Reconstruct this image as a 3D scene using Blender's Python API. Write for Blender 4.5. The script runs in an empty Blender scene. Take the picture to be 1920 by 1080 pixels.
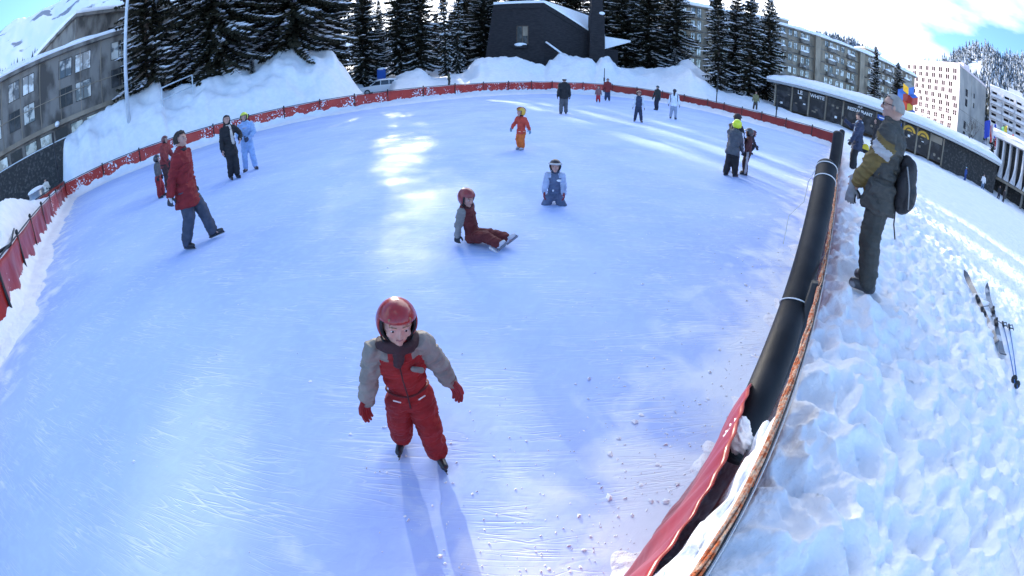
import bpy, math, random
import numpy as np
from mathutils import Vector, Matrix
R_ = math.radians
S = bpy.context.scene
COL = S.collection
# ------------------------------------------------------------------ camera (15 mm full-frame fisheye)
CAM_H = 1.885
cd = bpy.data.cameras.new('camera'); cam = bpy.data.objects.new('camera', cd); COL.objects.link(cam); S.camera = cam
cd.type = 'PANO'; cd.panorama_type = 'FISHEYE_EQUISOLID'; cd.fisheye_fov = R_(360)
cd.sensor_width = 36; cd.sensor_fit = 'HORIZONTAL'; cd.fisheye_lens = .8068 * 36 / 1.92
cd.clip_start = .02; cd.clip_end = 8000
cam.matrix_world = Matrix.Translation((0, 0, CAM_H)) @ Matrix.Rotation(R_(90) - .5009, 4, 'X') @ Matrix.Rotation(.001, 4, 'Z')
# ------------------------------------------------------------------ sky and sun
SUN_AZ, SUN_EL = -16.7, 11.3
W = bpy.data.worlds.new('World'); S.world = W; W.use_nodes = True
nt = W.node_tree; N = nt.nodes; L = nt.links
bg = N['Background']; bg.inputs[1].default_value = .12
sky = N.new('ShaderNodeTexSky'); sky.sky_type = 'NISHITA'; sky.sun_disc = False
sky.sun_elevation = R_(SUN_EL + 6); sky.sun_rotation = R_(SUN_AZ); sky.altitude = 1800; sky.dust_density = .6; sky.ozone_density = 2.5
tc = N.new('ShaderNodeTexCoord'); mp = N.new('ShaderNodeMapping'); mp.inputs['Scale'].default_value = (1, 1, 2.6)
nz = N.new('ShaderNodeTexNoise'); nz.inputs['Scale'].default_value = 2.1; nz.inputs['Detail'].default_value = 7
cr = N.new('ShaderNodeValToRGB'); cr.color_ramp.elements[0].position = .46; cr.color_ramp.elements[1].position = .68
mx = N.new('ShaderNodeMixRGB'); mx.inputs[2].default_value = (7.5, 7.9, 8.6, 1)
tint = N.new('ShaderNodeMixRGB'); tint.blend_type = 'MULTIPLY'; tint.inputs[0].default_value = 1; tint.inputs[2].default_value = (.84, 1.0, 1.14, 1); L.new(sky.outputs[0], tint.inputs[1])
# thin bright cloud, thickest round the sun
dp = N.new('ShaderNodeVectorMath'); dp.operation = 'DOT_PRODUCT'; dp.inputs[1].default_value = (math.sin(R_(12)) * .98, math.cos(R_(12)) * .98, .2); nrm = N.new('ShaderNodeVectorMath'); nrm.operation = 'NORMALIZE'
L.new(tc.outputs['Generated'], nrm.inputs[0]); L.new(nrm.outputs[0], dp.inputs[0])
ar = N.new('ShaderNodeMapRange'); ar.inputs[1].default_value = .62; ar.inputs[2].default_value = .92; ar.inputs[3].default_value = -.10; ar.inputs[4].default_value = .34; L.new(dp.outputs['Value'], ar.inputs[0])
ad = N.new('ShaderNodeMath'); ad.operation = 'ADD'; L.new(ar.outputs[0], ad.inputs[1])
L.new(tc.outputs['Generated'], mp.inputs[0]); L.new(mp.outputs[0], nz.inputs[0]); L.new(nz.outputs[0], ad.inputs[0]); L.new(ad.outputs[0], cr.inputs[0])
L.new(cr.outputs[0], mx.inputs[0]); L.new(tint.outputs[0], mx.inputs[1]); L.new(mx.outputs[0], bg.inputs[0])
ld = bpy.data.lights.new('sun', 'SUN'); ld.energy = 2.8; ld.angle = R_(.53); ld.color = (1, .93, .83)
sun = bpy.data.objects.new('sun', ld); COL.objects.link(sun)
sdir = Vector((math.sin(R_(SUN_AZ)) * math.cos(R_(SUN_EL)), math.cos(R_(SUN_AZ)) * math.cos(R_(SUN_EL)), math.sin(R_(SUN_EL))))
sun.rotation_euler = sdir.to_track_quat('Z', 'Y').to_euler(); sun.location = (0, 0, 60)
S.view_settings.view_transform = 'Standard'; S.view_settings.look = 'None'; S.view_settings.gamma = 1
S.view_settings.exposure = 1.85
S.cycles.max_bounces = 6; S.cycles.diffuse_bounces = 3; S.cycles.glossy_bounces = 3; S.cycles.transparent_max_bounces = 8
S.cycles.use_adaptive_sampling = True; S.cycles.adaptive_threshold = .02
S.cycles.use_denoising = True

# ------------------------------------------------------------------ materials
def mat(name, col, rough=.7, metal=0, spec=.5, noise=0, nscale=5, bump=0, bscale=30, col2=None, lo=.4, hi=.6, coat=0, detail=5, coord='Object', stretch=None, bdist=.02):
    m = bpy.data.materials.new(name); m.use_nodes = True; n = m.node_tree.nodes; l = m.node_tree.links
    p = n['Principled BSDF']; p.inputs['Base Color'].default_value = (*col, 1); p.inputs['Roughness'].default_value = rough
    p.inputs['Metallic'].default_value = metal; p.inputs['Specular IOR Level'].default_value = spec; p.inputs['Coat Weight'].default_value = coat
    t = n.new('ShaderNodeTexCoord'); src = t.outputs[coord]
    if stretch:
        mpn = n.new('ShaderNodeMapping'); mpn.inputs['Scale'].default_value = stretch; l.new(src, mpn.inputs[0]); src = mpn.outputs[0]
    if col2 is not None:
        a = n.new('ShaderNodeTexNoise'); a.inputs['Scale'].default_value = nscale; a.inputs['Detail'].default_value = detail; l.new(src, a.inputs[0])
        r = n.new('ShaderNodeValToRGB'); r.color_ramp.elements[0].position = lo; r.color_ramp.elements[1].position = hi
        r.color_ramp.elements[0].color = (*col, 1); r.color_ramp.elements[1].color = (*col2, 1)
        l.new(a.outputs[0], r.inputs[0]); l.new(r.outputs[0], p.inputs['Base Color'])
    if bump:
        b = n.new('ShaderNodeTexNoise'); b.inputs['Scale'].default_value = bscale; b.inputs['Detail'].default_value = 6; l.new(src, b.inputs[0])
        q = n.new('ShaderNodeBump'); q.inputs['Strength'].default_value = bump; q.inputs['Distance'].default_value = bdist
        l.new(b.outputs[0], q.inputs['Height']); l.new(q.outputs[0], p.inputs['Normal'])
    return m
M = {}
M['snow'] = mat('snow', (.86, .87, .89), .65, spec=.2, bump=.6, bscale=14, bdist=.05, col2=(.92, .92, .93), nscale=3)
M['snow_far'] = mat('snow_far', (.82, .85, .90), .7, spec=.2, bump=.4, bscale=.6, bdist=.5)
M['concrete'] = mat('concrete', (.225, .205, .18), .9, col2=(.085, .075, .065), nscale=.9, lo=.44, hi=.62, bump=.3, bscale=6, detail=8, stretch=(1, 1, .45))
M['concrete_lt'] = mat('concrete_light', (.33, .27, .20), .9, col2=(.165, .135, .10), nscale=.7, lo=.4, hi=.68, bump=.2, bscale=6, detail=8, stretch=(1, 1, .4))
M['frame'] = mat('window_frame', (.035, .028, .022), .5)
def glassy(name, c1, c2, sc):
    m = mat(name, c1, .08, spec=.8, col2=c2, nscale=sc, lo=.45, hi=.56, detail=4)
    return m
M['pane'] = glassy('pane_curtain', (.03, .03, .035), (.50, .46, .40), 1.3)
M['pane_lt'] = glassy('pane_light', (.25, .22, .19), (.75, .72, .66), 1.1)
M['pane_dk'] = mat('pane_dark', (.015, .016, .02), .2, spec=.25, col2=(.05, .05, .055), nscale=1.0, lo=.5, hi=.6)
M['_unused'] = None if 1 else glassy('pane_dark', (.015, .016, .02), (.06, .06, .07), 1.0)
M['slate'] = mat('slate_cladding', (.024, .022, .024), .8, spec=.2, col2=(.036, .033, .036), nscale=2, bump=.3, bscale=12, stretch=(1, 1, 5))
M['void'] = mat('dark_opening', (.03, .022, .024), 1.0, spec=0)
M['pink'] = mat('pink_render', (.72, .60, .60), .85, col2=(.66, .55, .55), nscale=.3)
M['shaded_side'] = mat('shaded_render', (.26, .25, .24), .9, col2=(.36, .34, .31), nscale=.25, stretch=(1, 1, .5))  # shade on the tower's side is put into this darker grey
M['white_render'] = mat('white_render', (.70, .68, .68), .85, col2=(.62, .6, .6), nscale=.5)
M['brown'] = mat('brown_wood', (.07, .045, .03), .8, col2=(.11, .075, .05), nscale=6, stretch=(1, 6, 1))
M['black_metal'] = mat('black_metal', (.015, .016, .018), .45)
M['white_metal'] = mat('white_metal', (.62, .66, .68), .4, col2=(.5, .55, .58), nscale=2)
M['grey_metal'] = mat('grey_metal', (.3, .31, .33), .35, metal=.7)
M['stone'] = mat('dark_stone', (.04, .038, .036), .95, col2=(.10, .095, .09), nscale=5, lo=.5, hi=.7, bump=.8, bscale=5)
M['foam'] = mat('black_foam_pad', (.007, .007, .008), .58, spec=.35, col2=(.016, .016, .018), nscale=6, bump=.15, bscale=14)
M['rope'] = mat('orange_rope', (.70, .16, .04), .8, col2=(.85, .55, .35), nscale=60, bump=.8, bscale=150)
M['cord'] = mat('white_cord', (.75, .74, .72), .7)
M['yellow'] = mat('yellow_sign', (.75, .42, .03), .5)
M['blue_sign'] = mat('blue_sign', (.02, .10, .42), .5)
M['sign_white'] = mat('sign_white', (.85, .84, .82), .5)
M['bark'] = mat('bark', (.07, .05, .038), .9, col2=(.12, .09, .07), nscale=8, bump=.8, bscale=20, stretch=(1, 1, .2))
M['needle'] = mat('spruce_needles', (.020, .019, .011), .8, spec=.15, col2=(.055, .050, .030), nscale=1.5)
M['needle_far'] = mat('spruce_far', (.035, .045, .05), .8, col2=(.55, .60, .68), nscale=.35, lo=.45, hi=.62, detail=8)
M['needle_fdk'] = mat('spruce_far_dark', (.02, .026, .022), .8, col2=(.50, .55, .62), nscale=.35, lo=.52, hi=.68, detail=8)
M['tsnow'] = mat('tree_snow', (.93, .93, .95), .65, bump=.5, bscale=6)
def add_mat(m, f):
    m.use_nodes = True; f(m.node_tree.nodes, m.node_tree.links, m.node_tree.nodes['Principled BSDF']); return m
def ntex(n, l, src, scale, detail=5, dist=0):
    a = n.new('ShaderNodeTexNoise'); a.inputs['Scale'].default_value = scale; a.inputs['Detail'].default_value = detail; a.inputs['Distortion'].default_value = dist
    l.new(src, a.inputs[0]); return a.outputs[0]
def math_(n, l, op, a, b=None, c=None):
    q = n.new('ShaderNodeMath'); q.operation = op
    for i, v in enumerate((a, b, c)):
        if v is None: continue
        if isinstance(v, (int, float)): q.inputs[i].default_value = v
        else: l.new(v, q.inputs[i])
    return q.outputs[0]
def ramp(n, l, src, stops):
    r = n.new('ShaderNodeValToRGB'); e = r.color_ramp.elements
    while len(e) < len(stops): e.new(.5)
    for k, (p, c) in enumerate(stops): e[k].position = p; e[k].color = (*c, 1) if len(c) == 3 else c
    l.new(src, r.inputs[0]); return r.outputs[0]
# ice: packed frosty ice with skate scratches (thin contour lines of several noises)
def ice_f(n, l, p):
    t = n.new('ShaderNodeTexCoord').outputs['Object']
    lines = None
    for sc, off, w in ((3.0, .3, .006), (4.2, 1.15, .008), (5.5, 2.0, .010), (3.6, 2.65, .007), (7.5, .75, .012), (2.2, 1.6, .004), (13, 1.9, .02), (17, .5, .025), (10, 2.9, .016)):
        m_ = n.new('ShaderNodeMapping'); m_.inputs['Location'].default_value = (off * 9, off * 5, 0); m_.inputs['Rotation'].default_value = (0, 0, off); m_.inputs['Scale'].default_value = (.09, 1, 1)
        l.new(t, m_.inputs[0]); a = ntex(n, l, m_.outputs[0], sc, 1.0, .3)
        for iso in (.44, .56):
            d = math_(n, l, 'ABSOLUTE', math_(n, l, 'SUBTRACT', a, iso))
            s_ = math_(n, l, 'SUBTRACT', 1.0, math_(n, l, 'MINIMUM', math_(n, l, 'DIVIDE', d, w), 1.0))
            b_ = ramp(n, l, ntex(n, l, m_.outputs[0], sc * .9 + 1, 3), [(.5, (0, 0, 0)), (.56, (1, 1, 1))]); s_ = math_(n, l, 'MULTIPLY', s_, b_)
            lines = s_ if lines is None else math_(n, l, 'MAXIMUM', lines, s_)
    brk = ntex(n, l, t, 1.7, 5); brk = ramp(n, l, brk, [(.42, (0, 0, 0)), (.62, (1, 1, 1))])
    lines = math_(n, l, 'MULTIPLY', lines, brk)
    big = ntex(n, l, t, .35, 6, .4); fine = ntex(n, l, t, 9, 9, .6)
    frost = ramp(n, l, big, [(.35, (.40, .53, .88)), (.65, (.50, .63, .92))])
    f2 = ramp(n, l, fine, [(.45, (0, 0, 0)), (.75, (1, 1, 1))])
    mix = n.new('ShaderNodeMixRGB'); l.new(math_(n, l, 'MULTIPLY', f2, .45), mix.inputs[0]); l.new(frost, mix.inputs[1]); mix.inputs[2].default_value = (.54, .70, .92, 1)
    at = n.new('ShaderNodeAttribute'); at.attribute_name = 'frost'
    fz = math_(n, l, 'ADD', at.outputs['Fac'], math_(n, l, 'MULTIPLY', math_(n, l, 'SUBTRACT', ntex(n, l, t, 2.2, 8, .5), .5), 1.5))
    fk = ramp(n, l, fz, [(.40, (0, 0, 0)), (.75, (1, 1, 1))]); mf = n.new('ShaderNodeMixRGB'); l.new(fk, mf.inputs[0]); l.new(mix.outputs[0], mf.inputs[1]); mf.inputs[2].default_value = (.78, .85, .94, 1); mix = mf
    mix2 = n.new('ShaderNodeMixRGB'); l.new(math_(n, l, 'MULTIPLY', lines, .45), mix2.inputs[0]); l.new(mix.outputs[0], mix2.inputs[1]); mix2.inputs[2].default_value = (.93, .95, .97, 1)
    l.new(mix2.outputs[0], p.inputs['Base Color'])
    rr = ramp(n, l, ntex(n, l, t, 1.1, 5), [(.35, (.52, .52, .52)), (.65, (.80, .80, .80))]); l.new(rr, p.inputs['Roughness'])
    p.inputs['Specular IOR Level'].default_value = .16
    h = math_(n, l, 'ADD', math_(n, l, 'MULTIPLY', lines, -.35), math_(n, l, 'ADD', math_(n, l, 'MULTIPLY', fine, .35), ntex(n, l, t, 3, 4)))
    b = n.new('ShaderNodeBump'); b.inputs['Strength'].default_value = .5; b.inputs['Distance'].default_value = .014; l.new(h, b.inputs['Height']); l.new(b.outputs[0], p.inputs['Normal'])
M['ice'] = add_mat(mat('ice', (.75, .8, .9)), ice_f)
# red pvc tarp with snow thrown against it
def tarp_f(snowy, base=(.30, .022, .018), b2=(.42, .035, .022)):
    def f(n, l, p):
        t = n.new('ShaderNodeTexCoord').outputs['Object']
        c = ramp(n, l, ntex(n, l, t, 1.2, 5), [(.35, base), (.65, b2)])
        sp = n.new('ShaderNodeSeparateXYZ'); l.new(t, sp.inputs[0])
        a = math_(n, l, 'ADD', math_(n, l, 'MULTIPLY', ntex(n, l, t, 9, 8), .6), math_(n, l, 'MULTIPLY', ntex(n, l, t, 1.1, 4), .5))
        a = math_(n, l, 'SUBTRACT', a, math_(n, l, 'MULTIPLY', sp.outputs[2], .03))
        k = ramp(n, l, a, [(snowy, (0, 0, 0)), (snowy + .012, (1, 1, 1))])
        m_ = n.new('ShaderNodeMixRGB'); l.new(k, m_.inputs[0]); l.new(c, m_.inputs[1]); m_.inputs[2].default_value = (.85, .87, .9, 1)
        l.new(m_.outputs[0], p.inputs['Base Color'])
        b = n.new('ShaderNodeBump'); b.inputs['Strength'].default_value = .6; b.inputs['Distance'].default_value = .03
        l.new(math_(n, l, 'ADD', k, ntex(n, l, t, 3, 3)), b.inputs['Height']); l.new(b.outputs[0], p.inputs['Normal'])
    return f
M['tarp'] = add_mat(mat('red_tarp', (.4, .03, .02), .42), tarp_f(.612, (.40, .025, .018), (.52, .045, .026)))
M['tarp_clean'] = add_mat(mat('red_tarp_clean', (.4, .03, .02), .5), tarp_f(.70, (.24, .022, .015), (.32, .032, .02)))
M['tarp_near'] = add_mat(mat('red_tarp_near', (.4, .05, .04), .3, spec=.35), tarp_f(.70, (.27, .018, .014), (.36, .03, .02)))

# ------------------------------------------------------------------ noise
def _h(ix, iy, s):
    h = (ix.astype(np.int64) * 374761393 + iy.astype(np.int64) * 668265263 + s * 974711) & 0xffffffff
    h = ((h ^ (h >> 13)) * 1274126177) & 0xffffffff; h = h ^ (h >> 16)
    return (h & 0xffffff) / float(0xffffff)
def vn(x, y, s=0):
    ix, iy = np.floor(x), np.floor(y); fx, fy = x - ix, y - iy
    fx = fx * fx * (3 - 2 * fx); fy = fy * fy * (3 - 2 * fy)
    a = _h(ix, iy, s); b = _h(ix + 1, iy, s); c = _h(ix, iy + 1, s); d = _h(ix + 1, iy + 1, s)
    return (a * (1 - fx) + b * fx) * (1 - fy) + (c * (1 - fx) + d * fx) * fy - .5
def fbm(x, y, o=4, s=0, g=.5):
    v = 0; a = 1
    for k in range(o): v = v + a * vn(x * 2 ** k + k * 17.3, y * 2 ** k - k * 9.1, s + k); a *= g
    return v
def worley(x, y, s=0):
    ix, iy = np.floor(x), np.floor(y); best = np.full(np.shape(x), 9.)
    for dx in (-1, 0, 1):
        for dy in (-1, 0, 1):
            cx, cy = ix + dx, iy + dy
            px = cx + _h(cx, cy, s); py = cy + _h(cx, cy, s + 5)
            best = np.minimum(best, np.hypot(x - px, y - py))
    return best
def n3(p, s=0):
    return (vn(p[:, 0] + 3.1 * p[:, 2], p[:, 1] - 1.7 * p[:, 2], s) + vn(p[:, 2] + 2.3 * p[:, 0], p[:, 1] * 1.3 + p[:, 0], s + 3)) * .7

# ------------------------------------------------------------------ mesh helpers
def tag(o, label=None, cat=None, group=None, kind=None):
    if label: o['label'] = label
    if cat: o['category'] = cat
    if group: o['group'] = group
    if kind: o['kind'] = kind
    return o
def link(o, parent=None):
    COL.objects.link(o)
    if parent: o.parent = parent
    return o
def empty(name, loc=(0, 0, 0), rz=0, label=None, cat=None, group=None):
    o = bpy.data.objects.new(name, None); link(o); o.location = loc; o.rotation_euler = (0, 0, rz); o.empty_display_size = .1
    return tag(o, label, cat, group)
def mesh(name, V, F, mats, mi=None, smooth=False):
    me = bpy.data.meshes.new(name); V = np.asarray(V, float).reshape(-1, 3)
    if isinstance(F, np.ndarray):
        k = F.shape[1]; nf = len(F); me.vertices.add(len(V)); me.vertices.foreach_set('co', V.ravel())
        me.loops.add(nf * k); me.loops.foreach_set('vertex_index', F.ravel().astype(np.int32))
        me.polygons.add(nf); me.polygons.foreach_set('loop_start', np.arange(0, nf * k, k, dtype=np.int32)); me.update(calc_edges=True)
    else:
        me.from_pydata(V.tolist(), [], F)
    for m in (mats if isinstance(mats, (list, tuple)) else [mats]): me.materials.append(M[m] if isinstance(m, str) else m)
    if mi is not None: me.polygons.foreach_set('material_index', np.asarray(mi, np.int32))
    if smooth is not False: me.polygons.foreach_set('use_smooth', np.full(len(me.polygons), bool(smooth)))
    me.validate(); me.update(); return me
def mobj(name, me, parent=None):
    o = bpy.data.objects.new(name, me); return link(o, parent)
class MB:
    def __init__(s): s.V = []; s.F = []; s.I = []; s.n = 0
    def add(s, V, F, i=0):
        s.V.extend([tuple(map(float, v)) for v in V]); s.F.extend([[a + s.n for a in f] for f in F]); s.I.extend([i] * len(F)); s.n += len(V); return s
    def box(s, c, d, rz=0, i=0, rot=None):
        hx, hy, hz = d[0] / 2, d[1] / 2, d[2] / 2; cs, sn = math.cos(rz), math.sin(rz); V = []
        for z in (-hz, hz):
            for x, y in ((-hx, -hy), (hx, -hy), (hx, hy), (-hx, hy)):
                v = Vector((x, y, z)); v = rot @ v if rot else Vector((x * cs - y * sn, x * sn + y * cs, z)); V.append(v + Vector(c))
        return s.add(V, [(3, 2, 1, 0), (4, 5, 6, 7), (0, 1, 5, 4), (1, 2, 6, 5), (2, 3, 7, 6), (3, 0, 4, 7)], i)
    def cyl(s, a, b, ra, rb=None, n=10, i=0, cap=True):
        rb = ra if rb is None else rb; a = Vector(a); b = Vector(b); d = (b - a).normalized(); u = d.orthogonal().normalized(); w = d.cross(u)
        V = []
        for p, r in ((a, ra), (b, rb)):
            for k in range(n): t = 2 * math.pi * k / n; V.append(p + (u * math.cos(t) + w * math.sin(t)) * r)
        F = [(k, (k + 1) % n, n + (k + 1) % n, n + k) for k in range(n)]
        if cap: F += [tuple(range(n))[::-1], tuple(range(n, 2 * n))]
        return s.add(V, F, i)
    def tube(s, P, r, n=8, i=0, cap=True):
        P = [Vector(p) for p in P]; rr = r if isinstance(r, (list, tuple)) else [r] * len(P); V = []; u = None
        for k, p in enumerate(P):
            d = (P[min(k + 1, len(P) - 1)] - P[max(k - 1, 0)]).normalized()
            u = d.orthogonal().normalized() if u is None else (u - d * u.dot(d)).normalized()
            w = d.cross(u)
            for q in range(n): t = 2 * math.pi * q / n; V.append(p + (u * math.cos(t) + w * math.sin(t)) * rr[k])
        F = [(k * n + q, k * n + (q + 1) % n, (k + 1) * n + (q + 1) % n, (k + 1) * n + q) for k in range(len(P) - 1) for q in range(n)]
        if cap: F += [tuple(range(n))[::-1], tuple(range((len(P) - 1) * n, len(P) * n))]
        return s.add(V, F, i)
    def blob(s, c, r, R=None, nu=14, nv=9, i=0):
        V = []; F = []; c = Vector(c); r = (r, r, r) if isinstance(r, (int, float)) else r
        for a in range(nv + 1):
            th = math.pi * a / nv
            for b in range(nu):
                ph = 2 * math.pi * b / nu; v = Vector((r[0] * math.sin(th) * math.cos(ph), r[1] * math.sin(th) * math.sin(ph), r[2] * math.cos(th)))
                V.append((R @ v if R else v) + c)
        for a in range(nv):
            for b in range(nu): F.append((a * nu + b, (a + 1) * nu + b, (a + 1) * nu + (b + 1) % nu, a * nu + (b + 1) % nu))
        return s.add(V, F, i)
    def cap(s, a, b, ra, rb=None, n=12):
        rb = ra if rb is None else rb; s.cyl(a, b, ra, rb, n); s.blob(a, ra, nu=n, nv=8); s.blob(b, rb, nu=n, nv=8); return s
    def prism(s, poly, z0, z1, i=0):
        n = len(poly); V = [(x, y, z0) for x, y in poly] + [(x, y, z1) for x, y in poly]
        return s.add(V, [tuple(range(n))[::-1], tuple(range(n, 2 * n))] + [(k, (k + 1) % n, n + (k + 1) % n, n + k) for k in range(n)], i)
    def obj(s, name, mats, parent=None, smooth=False):
        return mobj(name, mesh(name, s.V, s.F, mats, s.I, smooth), parent)
def pol(az, D): return (D * math.sin(R_(az)), D * math.cos(R_(az)))
def seg_frame(a, b):       # local frame along a wall from a to b: function (u along, v out to the left-hand normal toward viewer, z)
    a = Vector((*a, 0)); b = Vector((*b, 0)); d = (b - a).normalized(); n = Vector((d.y, -d.x, 0))
    if n.dot(-a) < 0: n = -n
    return a, d, n, (Vector((*b.xy, 0)) - a).length
# ------------------------------------------------------------------ rink outline and terrain
OUT = [(.30, .25), (5.8, 6.0), (22.0, 23.0), (21.2, 25.4), (19.2, 29.7), (17.6, 36.8), (15, 42.2), (10.5, 45.6), (4, 44.2), (-2.5, 38.4), (-9, 31), (-15, 26), (-20.4, 20.6), (-24.4, 16.6), (-25.2, 13.6),
       (-12.9, 5.3), (-7.9, 2.2), (-6.2, -.6), (-5.2, -4), (-2.6, -2.7)]
OP = np.array(OUT)
def rink_sd(x, y):   # signed distance, + outside
    d2 = np.full(np.shape(x), 1e9); ins = np.zeros(np.shape(x), bool); n = len(OP)
    for k in range(n):
        a, b = OP[k], OP[(k + 1) % n]; e = b - a
        t = np.clip(((x - a[0]) * e[0] + (y - a[1]) * e[1]) / (e @ e), 0, 1)
        d2 = np.minimum(d2, (x - a[0] - t * e[0]) ** 2 + (y - a[1] - t * e[1]) ** 2)
        c = ((a[1] > y) != (b[1] > y)) & (x < (b[0] - a[0]) * (y - a[1]) / (b[1] - a[1] + 1e-12) + a[0]); ins ^= c
    d = np.sqrt(d2); return np.where(ins, -d, d)
# crest of the ploughed snow banks round the rink: azimuth, distance, elevation angle of the crest, height behind it
CREST = np.array([(-180, 40, 0, 1), (-100, 40, 0, 1), (-76, 15, 1.5, 1), (-71, 14, .2, 1), (-66.5, 16, -1.6, 1), (-64.5, 24, -2.2, .8), (-61.6, 30, -1.2, .9), (-60.7, 30, 2.6, 2.5), (-57, 30, 4.3, 3), (-53.4, 31, 4.7, 3.5), (-49.4, 32, 5.0, 4), (-47.5, 32, 6.6, 4), (-46.6, 32, 6.4, 4),
    (-46.2, 32, 4.7, 3.5), (-41.3, 33, 4.2, 3.5), (-36.9, 35, 5.0, 4), (-30, 37, 5.9, 4.5), (-25.5, 38, 5.4, 3.5), (-23.4, 38, 4.5, 2.2), (-21.4, 38, 1.6, 1), (-19.2, 40, -1.7, .6), (-18.6, 51, -1.7, .8), (-15.9, 53, -1.6, .9), (-15.2, 55, .6, 1.2), (-12, 55, 1.0, 1.2), (-10.6, 55, -.2, 1.2), (-9, 56, -.2, 1.5),
    (-6.2, 54, .3, 2), (-4.6, 53, 2.0, 2.5), (-3, 53, 2.3, 2.5), (.5, 53, 2.0, 2.5), (2.5, 53, 1.5, 2.5), (3.9, 53, .9, 2.5), (4.5, 53, 1.9, 2.5), (6, 55, 2.9, 2.5), (9.8, 55, 3.0, 2.5), (10.6, 55, 1.8, 2.5), (11.2, 55, 2.9, 2.5), (12.5, 56, 3.3, 2.5), (13.4, 57, 2.0, 2.5), (17, 60, 1.6, 2.5),
    (20, 61, 2.2, 2.8), (23.2, 62, 3.5, 3), (25.6, 60, 2.0, 2.5), (28, 58, .8, 2.2), (34, 50, .0, 1.9), (40, 44, -.7, 1.9), (72, 44, -.9, 1.9), (100, 44, -.8, 1.9), (180, 44, -.8, 1.9)])
FAR = np.array([(-180, 4, 20), (-75, 5, 16), (-40, 7, 24), (-15, 7, 26), (10, 7, 26), (20, 3.2, 20), (45, 3.5, 16), (60, 5, 17), (80, 5, 17), (180, 5, 20)])
_ta = np.linspace(-180, 180, 1441)
def _fd():
    r = []
    ds = np.concatenate([np.arange(.05, 3, .05), np.arange(3, 60, .1)])
    for a in _ta:
        x, y = ds * math.sin(R_(a)), ds * math.cos(R_(a)); s = rink_sd(x, y); k = np.nonzero(s > 0)[0]
        # last exit from the rink
        k2 = np.nonzero(s <= 0)[0]; r.append(ds[k2[-1]] if len(k2) else .05)
    return np.array(r)
_fdv = _fd()
def ground_z(x, y, detail=True):
    x = np.asarray(x, float); y = np.asarray(y, float)
    az = np.degrees(np.arctan2(x, y)); D = np.hypot(x, y); sd = rink_sd(x, y)
    azn = az + (fbm(x * .25, y * .25, 3, 11) * 1.1)
    Dc = np.interp(azn, CREST[:, 0], CREST[:, 1]); el = np.interp(azn, CREST[:, 0], CREST[:, 2]); zb = np.interp(azn, CREST[:, 0], CREST[:, 3])
    Df = np.interp(az, _ta, _fdv); Dc = np.maximum(Dc, Df + 4.5); zc = CAM_H + Dc * np.tan(np.radians(el))
    z100 = np.interp(az, FAR[:, 0], FAR[:, 1]); z200 = np.interp(az, FAR[:, 0], FAR[:, 2])
    z0 = .5 + .1 * fbm(x * .15, y * .15, 2, 4)
    t = np.clip((D - Df) / np.maximum(Dc - Df, 1e-3), 0, 1); ts = t * t * (3 - 2 * t)
    steep = np.clip((zc - 2) / 2, 0, 1); ts = ts * (1 - steep) + (t ** .75) * steep
    z = z0 + (zc - z0) * ts
    u = np.clip((D - Dc) / 7, 0, 1); u = u * u * (3 - 2 * u); z = np.where(D > Dc, zc + (zb - zc) * u, z)
    w = np.clip((D - Dc - 7) / 60, 0, 1); w = w * w * (3 - 2 * w); z = np.where(D > Dc + 7, zb + (z100 - zb) * w, z)
    w = np.clip((D - 110) / 90, 0, 1); w = w * w * (3 - 2 * w); z = np.where(D > 110, z100 + (z200 - z100) * w, z)
    z = np.where(D > 200, z200 + (D - 200) * .03, z)
    pile = np.clip((z - .8) / 2, 0, 1) * np.clip(1 - (D - 60) / 30, 0, 1)
    z = z + pile * (.9 * fbm(x * .35, y * .35, 4, 21) + .5 * (.5 - worley(x * .7, y * .7, 8)) + .18 * fbm(x * 2.2, y * 2.2, 3, 5))
    if detail:
        near = np.clip(1 - (D - 10) / 25, 0, 1)
        zf = .10 * fbm(x * 1.1, y * 1.1, 4, 31) + np.clip(1 - D / 9, 0, 1) * (.034 * fbm(x * 12, y * 12, 4, 35, .6) + .045 * (.4 - worley(x * 7, y * 7, 37)) * (fbm(x * .8, y * .8, 2, 39) + .35))
        wx, wy = x + .12 * fbm(x * 3, y * 3, 2, 61), y + .12 * fbm(x * 3, y * 3, 2, 62)
        w1 = worley(wx * 4.0, wy * 2.6, 41); w2 = worley(wx * 5.1 + 9, wy * 5.1, 43)
        foot = -.075 * np.exp(-(w1 / .32) ** 3) - .06 * np.exp(-(w2 / .30) ** 3) + .03 * np.exp(-((w1 - .42) / .1) ** 2)
        calm = np.clip((sd - 1.9) / 2.0, 0, 1); calm = calm * calm * (3 - 2 * calm)
        amp = 1 - .72 * calm
        zf = zf * amp + foot * amp + .03 * fbm(x * 6, y * 6, 3, 71) * (.3 + .7 * amp)
        ridge = .17 * np.exp(-((sd - .45) / .35) ** 2) * (.6 + 1.2 * fbm(x * 1.7, y * 1.7, 3, 91))
        z = z + near * (zf + ridge)
        fd = np.hypot(x - 3.27, y - 2.56); kf = np.clip((.42 - fd) / .16, 0, 1); z = z * (1 - kf) + np.minimum(z, .47) * kf
    z = z + .30 * np.exp(-((sd - .25) / .38) ** 2) * np.clip(1 - D / 3.5, 0, 1) * (.7 + .8 * fbm(x * 3, y * 3, 3, 93))
    # inside the rink: only the thrown-up rim along the fence is above the ice
    hb = np.interp(az, [-180, -75, -60, -40, 0, 25, 40, 43, 60, 180], [.3, .26, .20, .30, .40, .34, .3, .18, .18, .3])
    wb = np.interp(az, [-180, -75, -60, 0, 30, 42, 60, 180], [.7, .65, .9, 1.5, 1.3, .75, .7, .7])
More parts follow.
